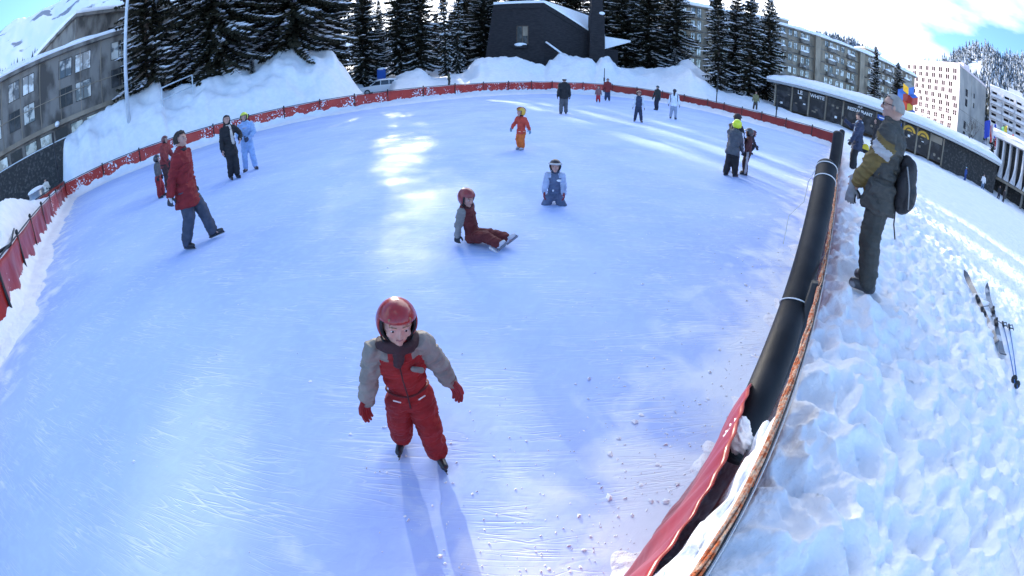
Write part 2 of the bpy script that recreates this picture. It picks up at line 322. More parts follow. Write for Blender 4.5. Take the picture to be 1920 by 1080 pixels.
    nl = np.clip(1 - np.abs((y - x) / 1.414) / 1.6, 0, 1); nl = np.maximum(nl * nl * (3 - 2 * nl) * (D < 28), D < 5.5) * (x > -3.5); hb = hb * (1 - nl) + .10 * nl; wb = wb * (1 - nl) + .55 * nl
    rim = hb * np.clip(1 + sd / wb, -.6, 1) + .34 * hb * fbm(x * 1.3, y * 1.3, 4, 51) + .07 * fbm(x * 6, y * 6, 3, 53) * np.clip(1 + sd / (1.2 * wb), 0, 1) - .06
    rim = np.where(sd < -wb * 1.7, -.3, rim)
    k = np.clip((sd + .12) / .24, 0, 1)
    return rim * (1 - k) + z * k
def gz(x, y, detail=False): return float(ground_z(np.array([x]), np.array([y]), detail)[0])
def build_ground():
    azs = np.radians(np.concatenate([np.arange(-180, -96, 4), np.arange(-96, 96.01, .25), np.arange(100, 180, 4)]))
    rs = [.1]
    while rs[-1] < 75: rs.append(rs[-1] * 1.0105)
    while rs[-1] < 4000: rs.append(rs[-1] * 1.06)
    rs = np.array(rs); A, Rr = np.meshgrid(azs, rs); x = Rr * np.sin(A); y = Rr * np.cos(A); z = ground_z(x, y)
    na, nr = len(azs), len(rs); idx = np.arange(na * nr).reshape(nr, na)
    q = np.stack([idx[:-1], np.roll(idx, -1, 1)[:-1], np.roll(idx, -1, 1)[1:], idx[1:]], -1).reshape(-1, 4)
    zz = z.ravel(); keep = zz[q].max(1) > -.04; q = q[keep]
    V = np.stack([x.ravel(), y.ravel(), zz], -1)
    used = np.unique(q); rem = -np.ones(len(V), int); rem[used] = np.arange(len(used))
    o = mobj('snow_ground', mesh('snow_ground', V[used], rem[q][:, ::-1], 'snow', smooth=True)); tag(o, kind='structure')
    # ice, with a 'frost' value that grows where snow is dusted along the boards
    azs = np.radians(np.arange(-180, 180, 1.)); rs = [.05]
    while rs[-1] < 62: rs.append(rs[-1] * 1.03)
    A, Rr = np.meshgrid(azs, np.array(rs)); x = Rr * np.sin(A); y = Rr * np.cos(A); sd = rink_sd(x, y); na, nr = len(azs), len(rs); idx = np.arange(na * nr).reshape(nr, na)
    q = np.stack([idx[:-1], np.roll(idx, -1, 1)[:-1], np.roll(idx, -1, 1)[1:], idx[1:]], -1).reshape(-1, 4); q = q[sd.ravel()[q].min(1) < .12]
    used = np.unique(q); rem = -np.ones(A.size, int); rem[used] = np.arange(len(used)); V = np.stack([x.ravel(), y.ravel(), np.zeros(A.size)], -1)[used]
    me = mesh('ice', V, rem[q][:, ::-1], 'ice', smooth=True); at = me.attributes.new('frost', 'FLOAT', 'POINT'); at.data.foreach_set('value', np.clip(np.exp(sd.ravel()[used] / 1.1), 0, 1).astype(np.float32))
    tag(mobj('ice', me), kind='structure')
build_ground()

# snow crumbs scattered on the ice, denser along the near fence
def crumbs():
    rng = np.random.RandomState(4); V = []; F = []; n = 0
    ico = np.array([(0, 0, 1), (.9, 0, .2), (.28, .85, .15), (-.72, .52, .25), (-.72, -.52, .2), (.28, -.85, .2), (.5, .4, -.4), (-.5, -.2, -.4)])
    fc = [(0, 1, 2), (0, 2, 3), (0, 3, 4), (0, 4, 5), (0, 5, 1), (1, 6, 2), (2, 6, 7), (2, 7, 3), (3, 7, 4), (4, 7, 5), (5, 7, 6), (5, 6, 1)]
    def put(x, y, r, z=0):
        nonlocal n
        P = ico * r * (.45 + 1.0 * rng.rand(8, 1)) * np.array([1, rng.uniform(.4, 1), rng.uniform(.4, 1)]); a = rng.rand() * 6.3; c, s = math.cos(a), math.sin(a)
        P = np.stack([P[:, 0] * c - P[:, 1] * s + x, P[:, 0] * s + P[:, 1] * c + y, P[:, 2] * .7 + z + r * .15], -1)
        V.append(P); F.extend([[i + n for i in f] for f in fc]); n += 8
    k = 0
    while k < 1300:
        if rng.rand() < .62: t = rng.rand() ** 1.4 * 9; off = .25 + rng.exponential(.45); x, y = .3 + t * .70 - off * .70, .25 + t * .715 + off * .69
        elif rng.rand() < .5: t = rng.rand(); off = .9 + rng.exponential(.6); x, y = -7.9 - t * 5 + off * .5, 2.2 + t * 3.1 - off * .85
        elif rng.rand() < .6: continue
        else: D = .7 + rng.rand() * 6; a = R_(-75 + rng.rand() * 115); x, y = D * math.sin(a), D * math.cos(a)
        x += rng.normal(0, .03); y += rng.normal(0, .03)
        if not rink_sd(np.array([x]), np.array([y]))[0] < -.2: continue
        put(x, y, min(.035, .004 + rng.exponential(.0035))); k += 1
    for x, y, r in ((-.33, .86, .02), (-.2, 1.25, .012), (.55, 1.5, .03), (.62, 1.62, .025), (.75, 1.75, .03), (.33, 1.1, .02), (.5, 1.2, .026)): put(x, y, r)
    o = mobj('snow_crumbs', mesh('snow_crumbs', np.concatenate(V), F, 'snow')); tag(o, 'loose crumbs of snow scattered over the ice along its edges', 'snow', kind='stuff')
crumbs()

# ------------------------------------------------------------------ fences
def fence_path(pts, step):
    P = [Vector(p) for p in pts]; out = []; 
    for a, b in zip(P, P[1:]):
        n = max(1, round((b - a).length / step)); out += [a.lerp(b, k / n) for k in range(n)]
    return out + [P[-1]]
def tarp(parent, a, b, za, zb, zlo, m, seed, wob=.05, nu=22, nv=9, sag=.03, name='tarp_panel', label=None, lean=0):
    a = Vector((a[0], a[1], 0)); b = Vector((b[0], b[1], 0)); d = b - a; Ln = d.length; d.normalize(); nn = Vector((-d.y, d.x, 0)); c = []
    rng = random.Random(seed); ph = [rng.uniform(0, 6) for _ in range(6)]
    for j in range(nv + 1):
        v = j / nv
        for i in range(nu + 1):
            u = i / nu; top = za + (zb - za) * u - sag * math.sin(math.pi * u)
            w = wob * (v ** .6) * (math.sin(u * 9 + ph[0] + v * 2) + .6 * math.sin(u * 17 + ph[1] - v * 3) + .35 * math.sin(u * 31 + ph[2] + v * 5)) + lean * v
            p = a + d * (Ln * u) + nn * w; c.append((p.x, p.y, top + (zlo - top) * v))
    F = [(j * (nu + 1) + i, j * (nu + 1) + i + 1, (j + 1) * (nu + 1) + i + 1, (j + 1) * (nu + 1) + i) for j in range(nv) for i in range(nu)]
    o = mobj(name, mesh(name, c, F, m, smooth=True), parent)
    if label: o['label'] = label
    md = o.modifiers.new('thick', 'SOLIDIFY'); md.thickness = .006
    return o
def fence(label, pts, ztop, mt, seed, step=2.9, zlo=-.15, wob=.03):
    root = empty('rink_fence', (pts[0][0], pts[0][1], 0), label=label, cat='fence'); ox, oy = pts[0]
    Q = fence_path([(x - ox, y - oy, 0) for x, y in pts], step); zt = [ztop(q.x + ox, q.y + oy) for q in Q]
    for k in range(len(Q) - 1):
        tarp(root, Q[k], Q[k + 1], zt[k] - .03, zt[k + 1] - .03, zlo, mt(k), seed + k, wob)
        b = MB(); q = Q[k]; b.cyl((q.x, q.y, -.3), (q.x, q.y, zt[k] + .05), .035, n=8); b.blob((q.x, q.y, zt[k] + .07), (.055, .055, .06), nu=8, nv=6); b.obj('post', 'black_metal', root, True)
    b = MB(); b.tube([(q.x, q.y, z) for q, z in zip(Q, zt)], .024, 8); b.obj('rail', 'black_metal', root, True)
    return root
AZT = [-66, -62, -55, -47, -40, -34, -28, -18, -11, -4, 0, 7, 13, 17, 23.6, 31, 36.6, 43]
ELT = [-1.7, -1.55, -1.45, -1.45, -1.5, -1.45, -1.4, -1.35, -1.25, -1.1, -1.0, -.85, -.78, -.9, -1.1, -1.4, -1.5, -1.45]
def zt_far(x, y):
    return CAM_H + math.hypot(x, y) * math.tan(R_(np.interp(math.degrees(math.atan2(x, y)), AZT, ELT)))
mixm = random.Random(3)
fence('snow-spattered red tarpaulin fence curving round the far side of the rink', OUT[14:1:-1], zt_far, lambda k: 'tarp' if k < 17 else 'tarp_clean', 10)
fence('loose drooping red tarpaulin fence at the left edge of the rink', [OUT[14], OUT[15], OUT[16], OUT[17], OUT[18]], lambda x, y: 1.12 + .03 * math.sin(x * 2), lambda k: 'tarp_near' if k != 2 else 'tarp', 70, 3.0, wob=.05)
# torn back sheet hanging behind the left fence at its corner, and the slack pole leaning on it
root = empty('tarpaulin_sheet', (-25, 13.6, 0), label='spare dark red sheet tied behind the left fence corner', cat='tarpaulin')
tarp(root, (.0, -.1), (4.2, -6.3), 1.25, 1.15, .1, 'tarp_clean', 5, .06, name='sheet'); 
b = MB(); b.tube([(0, -.1, 1.27), (4.2, -6.3, 1.17)], .03); b.cyl((4.2, -6.3, 0), (4.2, -6.3, 1.2), .04); b.obj('rail', 'black_metal', root, True)
b = MB(); x0, y0 = pol(-71.5, 10.2); b.tube([(-12.6, 4.5, 1.15), (x0, y0, 1.05), (-13.5, 1.2, 1.0)], .045, 8); o = b.obj('barrier_pole', 'black_metal', None, True); tag(o, 'dark steel pole leading away behind the left fence', 'pole')

# near right fence: rope net outside, rail, glossy tarp inside, padded posts
NF = empty('rope_net_fence', (0, 0, 0), label='near fence with orange rope, black rail and glossy red tarp', cat='fence')
ux, uy = (22.0 - .3) / 31.44, (23.0 - .25) / 31.44; nx, ny = -uy, ux
def nf(t, off=0, z=0): return (.3 + ux * t + nx * off, .25 + uy * t + ny * off, z)
ts = [-.9, -.4] + [k * .5 for k in range(0, 14)] + [7.5 + 2 * k for k in range(13)]
rng = random.Random(9)
for s in range(5):
    P = []
    for k in range(0, 420):
        t = -.9 + k * .03 if k < 300 else 8.1 + (k - 300) * .2
        if t > 31: break
        a = t * (9 + s) + s * 1.26; P.append(nf(t, .006 * math.cos(a) * (1 + .5 * math.sin(t * 7 + s)) - .012, 1.2 + .006 * math.sin(a) + .006 * math.sin(t * 3)))
    b = MB(); b.tube(P, .0038, 5); b.obj('rope', 'rope', NF, True)
b = MB(); b.tube([nf(t, -.026, 1.19) for t in ts], .0032, 8); b.obj('rail', 'black_metal', NF, True)
b = MB(); b.tube([nf(t, -.033, 1.185) for t in ts], .002, 6); b.obj('cord', 'cord', NF, True)
for k, t in enumerate([1.45, 5, 8.5, 12.5, 17, 21.5, 26, 30.5]):
    b = MB(); b.cyl(nf(t, 0, 0), nf(t, 0, 1.2), .03, n=8); b.obj('post', 'black_metal', NF, True)
# tufts of frayed rope
for k in range(46):
    t = rng.uniform(-.2, 7) ; b = MB(); z = 1.2; P = [nf(t, -.01, z)]
    for j in range(4): P.append(nf(t + rng.uniform(-.03, .03), -.02 - j * .006 * rng.random(), z - .012 * j + rng.uniform(-.01, .015)))
    b.tube(P, .0022, 4); b.obj('frayed_strand', 'rope', NF)
def near_tarp(t0, t1, seed, nu, nv):
    rg = random.Random(seed); ph = [rg.uniform(0, 6) for _ in range(5)]; V = []
    for j in range(nv + 1):
        v = j / nv
        for i in range(nu + 1):
            t = t0 + (t1 - t0) * i / nu; k = max(0, min(1, (2.4 - t) / 2.4)); f = .5 + .5 * math.sin(t * 7.5 + ph[0])
            off = .066 + .055 * math.sin(math.pi * min(1, max(0, (t - .45) / 1.3))) + (.015 + .10 * max(0, min(1, (1.7 - t) / 1.2))) * v ** .7 + (.008 + .016 * k) * math.sin(t * 9 + 2.2 * math.sin(t * 5.3 + ph[4]) + v * 4.5 + ph[1]) * math.sin(math.pi * min(1, v * 1.3)) + .012 * math.sin(t * 23 + 2.5 * math.sin(t * 8 + v * 5) - v * 9 + ph[2]) * v + .003 * math.sin(t * 61 + v * 13 + ph[3])
            z0_ = 1.02 - .03 * f - .42 * max(0, math.sin(math.pi * min(1, max(0, (t - .85) / 2.0)))); z = z0_ + (-.08 - z0_) * v; x, y, _ = nf(t, off); V.append((x, y, z))
    F = [(j * (nu + 1) + i, j * (nu + 1) + i + 1, (j + 1) * (nu + 1) + i + 1, (j + 1) * (nu + 1) + i) for j in range(nv) for i in range(nu)]
    o = mobj('tarp_panel', mesh('tarp_panel', V, F, 'tarp_near', smooth=True), NF); md = o.modifiers.new('thick', 'SOLIDIFY'); md.thickness = .005
for j, (t0, t1) in enumerate([(-.9, .95), (.95, 3.0), (3.0, 5), (5, 8.5), (8.5, 12.5), (12.5, 17), (17, 21.5), (21.5, 26), (26, 31.4)]): near_tarp(t0, t1, 200, 90 if j < 2 else 36, 40 if j < 2 else 10)
def lump(name, c, r, label, cat, seed=1):
    b = MB(); b.blob(c, r, nu=40, nv=26); me = mesh(name, b.V, b.F, 'snow', smooth=True); co = np.array([v.co[:] for v in me.vertices]); d = co - np.array(c)
    k = 1 + .5 * n3(co / (max(r) * .55), seed) + .25 * n3(co / (max(r) * .2), seed + 4); me.vertices.foreach_set('co', (np.array(c) + d * k[:, None]).ravel()); me.update()
    return tag(mobj(name, me), label, cat)
# ------------------------------------------------------------------ buildings
def V2(a): return Vector((a[0], a[1], 0))
class Wall:
    """local frame along a facade: P(u, z, v) with u along a->b, v outward"""
    def __init__(s, a, b):
        s.a = V2(a); d = V2(b) - s.a; s.L = d.length; s.d = d.normalized(); s.n = Vector((s.d.y, -s.d.x, 0))
        if s.n.dot(-s.a) < 0: s.n = -s.n
        s.rz = math.atan2(s.d.y, s.d.x)
    def P(s, u, z, v=0): return s.a + s.d * u + s.n * v + Vector((0, 0, z))
    def box(s, b, u0, u1, z0, z1, v0, v1, i=0): b.box(s.P((u0 + u1) / 2, (z0 + z1) / 2, (v0 + v1) / 2), (u1 - u0, abs(v1 - v0), z1 - z0), s.rz, i)
def rel(o, root):   # geometry was written in world coordinates: rebase it on its thing's base
    return o
def thing_at(name, label, cat, base, group=None): return empty(name, base, 0, label, cat, group)
def pobj(b, name, mats, root, smooth=False):
    base = root.matrix_basis.translation.copy(); p = root.parent
    while p: base += p.matrix_basis.translation; p = p.parent
    b.V = [(x - base.x, y - base.y, z - base.z) for x, y, z in b.V]
    return b.obj(name, mats, root, smooth)
def window(root, w, u0, u1, z0, z1, pane='pane', mull=1, rail=False, depth=.12, fr=.05, frm='frame', name='window', proud=.03):
    b = MB(); v1 = proud
    w.box(b, u0, u1, z1 - fr, z1, -.02, v1); w.box(b, u0, u1, z0, z0 + fr, -.02, v1)
    w.box(b, u0, u0 + fr, z0 + fr, z1 - fr, -.02, v1 - .003); w.box(b, u1 - fr, u1, z0 + fr, z1 - fr, -.02, v1 - .003)
    for k in range(mull): m_ = u0 + (u1 - u0) * (k + 1) / (mull + 1); w.box(b, m_ - fr * .6, m_ + fr * .6, z0 + fr, z1 - fr, -.02, v1 - .006)
    if rail: m_ = z0 + (z1 - z0) * rail; w.box(b, u0 + fr, u1 - fr, m_ - fr * .5, m_ + fr * .5, -.02, v1 - .008)
    f = pobj(b, name, frm, root)
    q = MB(); w.box(q, u0 + fr, u1 - fr, z0 + fr, z1 - fr, -.015, .006); base = root.matrix_basis.translation
    q.V = [(x - base.x, y - base.y, z - base.z) for x, y, z in q.V]; q.obj('pane', pane, f)
    return f
def roof_snow(root, poly, z, h=.45, seed=0, name='roof_snow', step=.7, tilt=None, m='snow'):
    """lumpy slab of snow over a quadrilateral roof; poly = 4 xy corners a b c d"""
    a, b, c, d = [np.array(p, float) for p in poly]; nu = max(4, int(np.linalg.norm(b - a) / step)); nv = max(4, int(np.linalg.norm(d - a) / step)); nu = min(nu, 130); nv = min(nv, 30)
    base = root.matrix_basis.translation; zt = z if isinstance(z, (list, tuple)) else [z] * 4; V = []
    for j in range(nv + 1):
        for i in range(nu + 1):
            u, v = i / nu, j / nv; e = min(min(u, 1 - u) * nu, min(v, 1 - v) * nv, 2) / 2
            p = (a * (1 - u) + b * u) * (1 - v) + (d * (1 - u) + c * u) * v
            zz = (zt[0] * (1 - u) + zt[1] * u) * (1 - v) + (zt[3] * (1 - u) + zt[2] * u) * v
            p = p + np.array([fbm(np.array([p[0] * .8]), np.array([p[1] * .8]), 2, seed + 3)[0], 0]) * .2 * (1 - e)
            hh = h * (.55 + .45 * math.sin(e * math.pi / 2)) * (1 + .6 * fbm(np.array([p[0] * .35]), np.array([p[1] * .35]), 3, seed)[0])
            V.append((p[0] - base.x, p[1] - base.y, zz + hh - base.z))
    n0 = len(V)
    for j in range(nv + 1):
        for i in range(nu + 1):
            x, y, _ = V[j * (nu + 1) + i]; u, v = i / nu, j / nv
            zz = (zt[0] * (1 - u) + zt[1] * u) * (1 - v) + (zt[3] * (1 - u) + zt[2] * u) * v; V.append((x, y, zz + .004 - base.z))
    I = lambda i, j, o=0: o + j * (nu + 1) + i
    F = [(I(i, j), I(i + 1, j), I(i + 1, j + 1), I(i, j + 1)) for j in range(nv) for i in range(nu)]
    F += [(I(i, j, n0), I(i, j + 1, n0), I(i + 1, j + 1, n0), I(i + 1, j, n0)) for j in range(nv) for i in range(nu)]
    F += [(I(i, 0), I(i, 0, n0), I(i + 1, 0, n0), I(i + 1, 0)) for i in range(nu)] + [(I(i, nv), I(i + 1, nv), I(i + 1, nv, n0), I(i, nv, n0)) for i in range(nu)]
    F += [(I(0, j), I(0, j + 1), I(0, j + 1, n0), I(0, j, n0)) for j in range(nv)] + [(I(nu, j), I(nu, j, n0), I(nu, j + 1, n0), I(nu, j + 1)) for j in range(nv)]
    return mobj(name, mesh(name, V, F, m, smooth=True), root)
def text(s, w, u, z, size, m, root, name='lettering', v=.06, ext=.02, rot=0, sx=1.0, bold=0):
    c = bpy.data.curves.new(name, 'FONT'); c.body = s; c.size = size; c.extrude = ext; c.align_x = 'CENTER'; c.align_y = 'CENTER'; c.offset = bold
    t = bpy.data.objects.new('t', c); COL.objects.link(t); bpy.context.view_layer.update(); me = bpy.data.meshes.new_from_object(t.evaluated_get(bpy.context.evaluated_depsgraph_get()))
    bpy.data.objects.remove(t); me.name = name; me.materials.clear(); me.materials.append(M[m])
    o = mobj(name, me, root); base = root.matrix_basis.translation if root else Vector()
    right = w.d if w.d.cross(Vector((0, 0, 1))).dot(w.n) > 0 else -w.d
    mt = Matrix((right.to_4d(), Vector((0, 0, 1, 0)), w.n.to_4d(), (0, 0, 0, 1))).transposed(); mt.translation = w.P(u, z, v) - base; mt[3][3] = 1
    o.matrix_basis = mt @ Matrix.Diagonal((sx, 1, 1, 1)); return o

# --- A: low concrete building on the left
def left_building():
    a, b = pol(-76.5, 36.6), pol(-50.3, 35.6); w = Wall(a, b); g = gz(*b)
    r = thing_at('concrete_building', 'weathered grey concrete building with paired windows and thick roof snow at left', 'building', (*a, 0))
    back = lambda u, d: (w.P(u, 0, -d).x, w.P(u, 0, -d).y)
    m = MB(); m.prism([back(0, 0), back(w.L, 0), back(w.L, 11), back(0, 11)], 0, 10.45); pobj(m, 'wall', 'concrete', r)
    m = MB(); w.box(m, -.3, w.L + .3, 10.45, 10.75, -11, .35); pobj(m, 'roof', 'concrete', r)
    roof_snow(r, [back(-.3, -.38), back(w.L + .3, -.38), back(w.L + .3, 11), back(-.3, 11)], 10.75, .62, 3)
    m = MB(); w.box(m, 0, w.L, 5.15, 5.5, 0, .28); w.box(m, 0, w.L, 7.28, 7.34, 0, .05)
    for k in range(10): u = .6 + k * 1.86; w.box(m, u - .03, u + .03, 5.5, 10.4, 0, .035)
    pobj(m, 'ledge', 'concrete_lt', r)
    def U(az): # param on wall for an azimuth
        d = Vector((math.sin(R_(az)), math.cos(R_(az)), 0)); A = w.a; # solve A + d_w*u = t*d
        return (A.x * d.y - A.y * d.x) / (w.d.y * d.x - w.d.x * d.y)
    for i, (a0, a1) in enumerate([(-74.4, -72.3), (-71.9, -70.0), (-68.75, -67.0), (-66.5, -64.7), (-61.0, -59.0), (-58.55, -56.2), (-53.3, -51.0)]):
        for z0, z1, pn in ((8.55, 10.0, 'pane_lt' if i % 2 else 'pane'), (6.35, 7.8, 'pane' if i % 2 else 'pane_dk')):
            u0, u1 = sorted((U(a0), U(a1))); window(r, w, u0, u1, z0, z1, pn)
    for i in range(13):
        u = .5 + i * 1.45; 
        if u + 1.3 > w.L: break
        window(r, w, u, u + 1.15, 4.15, 4.95, ('pane_dk', 'pane', 'pane_lt')[i % 3], 0)
    # lower retaining storey in dark speckled stone, with its white coping rail
    m = MB(); w.box(m, 0, w.L * .62, 0, 4.0, 0, 1.6); o = pobj(m, 'plinth', 'stone', r)
    m = MB(); w.box(m, 0, w.L * .62, 4.0, 4.07, 1.45, 1.62); pobj(m, 'coping', 'white_metal', r)
    m = MB(); p = w.P(U(-61.5), 5.3, .6); m.blob(p, .22, nu=12, nv=8); gl = pobj(m, 'globe_lamp', 'sign_white', r, True)
    m = MB(); m.cyl(w.P(U(-61.5), 5.05, .2), w.P(U(-61.5), 5.12, .6), .03); pobj(m, 'bracket', 'black_metal', gl if False else r)
left_building()
def rear_building():
    a, b = pol(-58.6, 40.5), pol(-37, 55); w = Wall(a, b)
    r = thing_at('concrete_building', 'taller grey concrete block with square dark windows behind the left spruces', 'building', (*a, 0))
    bk = lambda u, d: (w.P(u, 0, -d).x, w.P(u, 0, -d).y)
    m = MB(); m.prism([bk(0, 0), bk(w.L, 0), bk(w.L, 11), bk(0, 11)], 0, 14.7); pobj(m, 'wall', 'concrete', r)
    m = MB(); w.box(m, -.3, w.L + .3, 14.7, 15.0, -11, .4); pobj(m, 'roof', 'concrete', r)
    roof_snow(r, [bk(-.3, -.42), bk(w.L + .3, -.42), bk(w.L + .3, 11), bk(-.3, 11)], 15.0, .8, 8)
    for k in range(8):
        u = 4.0 + k * 2.95
        if u + 1.9 > w.L: break
        for z in (5.2, 8.3, 11.7): window(r, w, u, u + 1.75, z, z + 1.55, 'pane_dk', 1)
rear_building()

# --- B: dark slate clad chalet-like building in the centre
def chapel():
    z0 = 1.2; C = Vector((*pol(4.05, 58), 0)); A = Vector((*pol(-3.9, 59.5), 0)); At = Vector((*pol(-2.4, 59.8), 0)); Rr = Vector((*pol(12.0, 62.5), 0)); Bk = Vector((*pol(11.6, 70), 0)); Bl = Vector((*pol(-2.2, 71), 0))
    r = thing_at('slate_building', 'dark slate-clad building with steep snowy mono-pitch roof and a tower', 'building', (C.x, C.y, 0))
    zt = lambda D, el: CAM_H + D * math.tan(R_(el))
    V = [(A.x, A.y, z0), (C.x, C.y, z0), (Rr.x, Rr.y, z0), (Bk.x, Bk.y, z0), (Bl.x, Bl.y, z0),
         (At.x, At.y, zt(59.8, 9.75)), (C.x, C.y, zt(58, 10.05)), (Rr.x, Rr.y, zt(62.5, 4.9)), (Bk.x, Bk.y, zt(70, 7.6)), (Bl.x, Bl.y, 13.0)]
    m = MB(); m.add(V, [(0, 1, 6, 5), (1, 2, 7, 6), (2, 3, 8, 7), (3, 4, 9, 8), (4, 0, 5, 9), (5, 6, 9), (6, 7, 8), (6, 8, 9)]); pobj(m, 'wall', 'slate', r)
    # roof snow follows the tilted top
    off = Vector((0, 0, .38)); T = [Vector(V[k]) for k in (5, 6, 7, 8, 9)]; m = MB()
    Vt = [t + Vector((0, 0, .03)) for t in T] + [t + off for t in T]; m.add(Vt, [(0, 1, 4), (1, 2, 3), (1, 3, 4), (5, 6, 9), (6, 7, 8), (6, 8, 9), (0, 1, 6, 5), (1, 2, 7, 6), (2, 3, 8, 7), (3, 4, 9, 8), (4, 0, 5, 9)]); pobj(m, 'roof_snow', 'snow', r)
    w = Wall((A.x, A.y), (C.x, C.y)); wr = Wall((C.x, C.y), (Rr.x, Rr.y))
    # dark fascia line below the roof on both faces
    m = MB(); m.box((0, 0, 0), (.01, .01, .01)); m = MB(); zz = zt(58, 9.3); w.box(m, 1.2, w.L, zz, zz + .1, 0, .06); pobj(m, 'fascia', 'slate', r)
    m = MB(); ta = Vector(V[6]) + Vector((0, 0, -.75)) + wr.n * .05; tb = Vector(V[7]) + Vector((0, 0, -.75)) + wr.n * .05; m.tube([ta, tb], .07, 4); pobj(m, 'fascia', 'slate', r)
    def U(az, w):
        d = Vector((math.sin(R_(az)), math.cos(R_(az)), 0)); A_ = w.a; return (A_.x * d.y - A_.y * d.x) / (w.d.y * d.x - w.d.x * d.y)
    u0, u1 = sorted((U(.55, w), U(2.05, w))); zb, ztp = zt(58.7, 4.2), zt(58.7, 6.75)
    window(r, w, u0, u1, zb, ztp, 'pane_dk', 1, fr=.09, frm='brown')
    m = MB(); w.box(m, u0 + .75, u1 - .09, zb + 1.2, ztp - .1, .0, .02); pobj(m, 'curtain', 'concrete_lt', r)
    m = MB(); w.box(m, u0 - .35, u1 - .1, zb - .55, zb - .12, 0, .45); pobj(m, 'window_ledge', 'slate', r); 
    m = MB(); m.blob(w.P((u0 + u1) / 2 - .2, zb - .1, .22), ((u1 - u0) * .55, .3, .3)); pobj(m, 'ledge_snow', 'snow', r, True)
    # tower: battered slab that leaves the picture at the top
    c = Vector((*pol(10.75, 60.6), 0)); V = []
    for z, hw, hd in ((0, 1.15, 1.0), (zt(60.6, 8.8), .95, .9), (zt(60.6, 8.8) + .01, .8, .7), (19, .62, .6)):
        for sx, sy in ((-1, -1), (1, -1), (1, 1), (-1, 1)): V.append(c + Vector((sx * hw, sy * hd, z)))
    m = MB(); m.add(V, [(k * 4 + q, k * 4 + (q + 1) % 4, k * 4 + 4 + (q + 1) % 4, k * 4 + 4 + q) for k in range(3) for q in range(4)] + [(12, 13, 14, 15)]); tw = pobj(m, 'tower', 'slate', r)
    base = r.matrix_basis.translation
    m = MB(); m.blob(c + Vector((.6, -.85, zt(60.6, 8.85))) - base, (.42, .2, .26)); m.obj('tower_snow', 'snow', tw, True)
    # small pitched roof right of the tower, half buried sloping beam in front
    p0, p1, p2 = Vector((*pol(11.6, 61), zt(61, 5.8))), Vector((*pol(11.7, 60.5), zt(60.5, 4.2))), Vector((*pol(15.2, 63), zt(63, 5.5)))
    dn = Vector((0, 0, -.25)); m = MB(); m.add([p0, p1, p2, p0 + dn, p1 + dn, p2 + dn], [(0, 1, 2), (5, 4, 3), (0, 3, 4, 1), (1, 4, 5, 2), (2, 5, 3, 0)]); pobj(m, 'side_roof', 'snow', r)
    m = MB(); q = [Vector((*pol(11.6, 61.2), 1.5)), Vector((*pol(13.6, 62), 1.5))]; ww = Wall((q[0].x, q[0].y), (q[1].x, q[1].y)); ww.box(m, 0, ww.L, 1.5, zt(61, 4.1), -4, 0); pobj(m, 'annex', 'slate', r)
    m = MB(); ba = Vector((*pol(4.3, 57.3), zt(57.3, 4.35))); bb = Vector((*pol(6.9, 56.8), zt(56.8, 2.4))); m.tube([ba, bb], .16, 6); pobj(m, 'buried_beam', 'slate', r)
    m = MB(); m.tube([ba + Vector((0, -.05, .25)), bb + Vector((0, -.05, .25))], .13, 8); pobj(m, 'beam_snow', 'snow', r, True)
chapel()

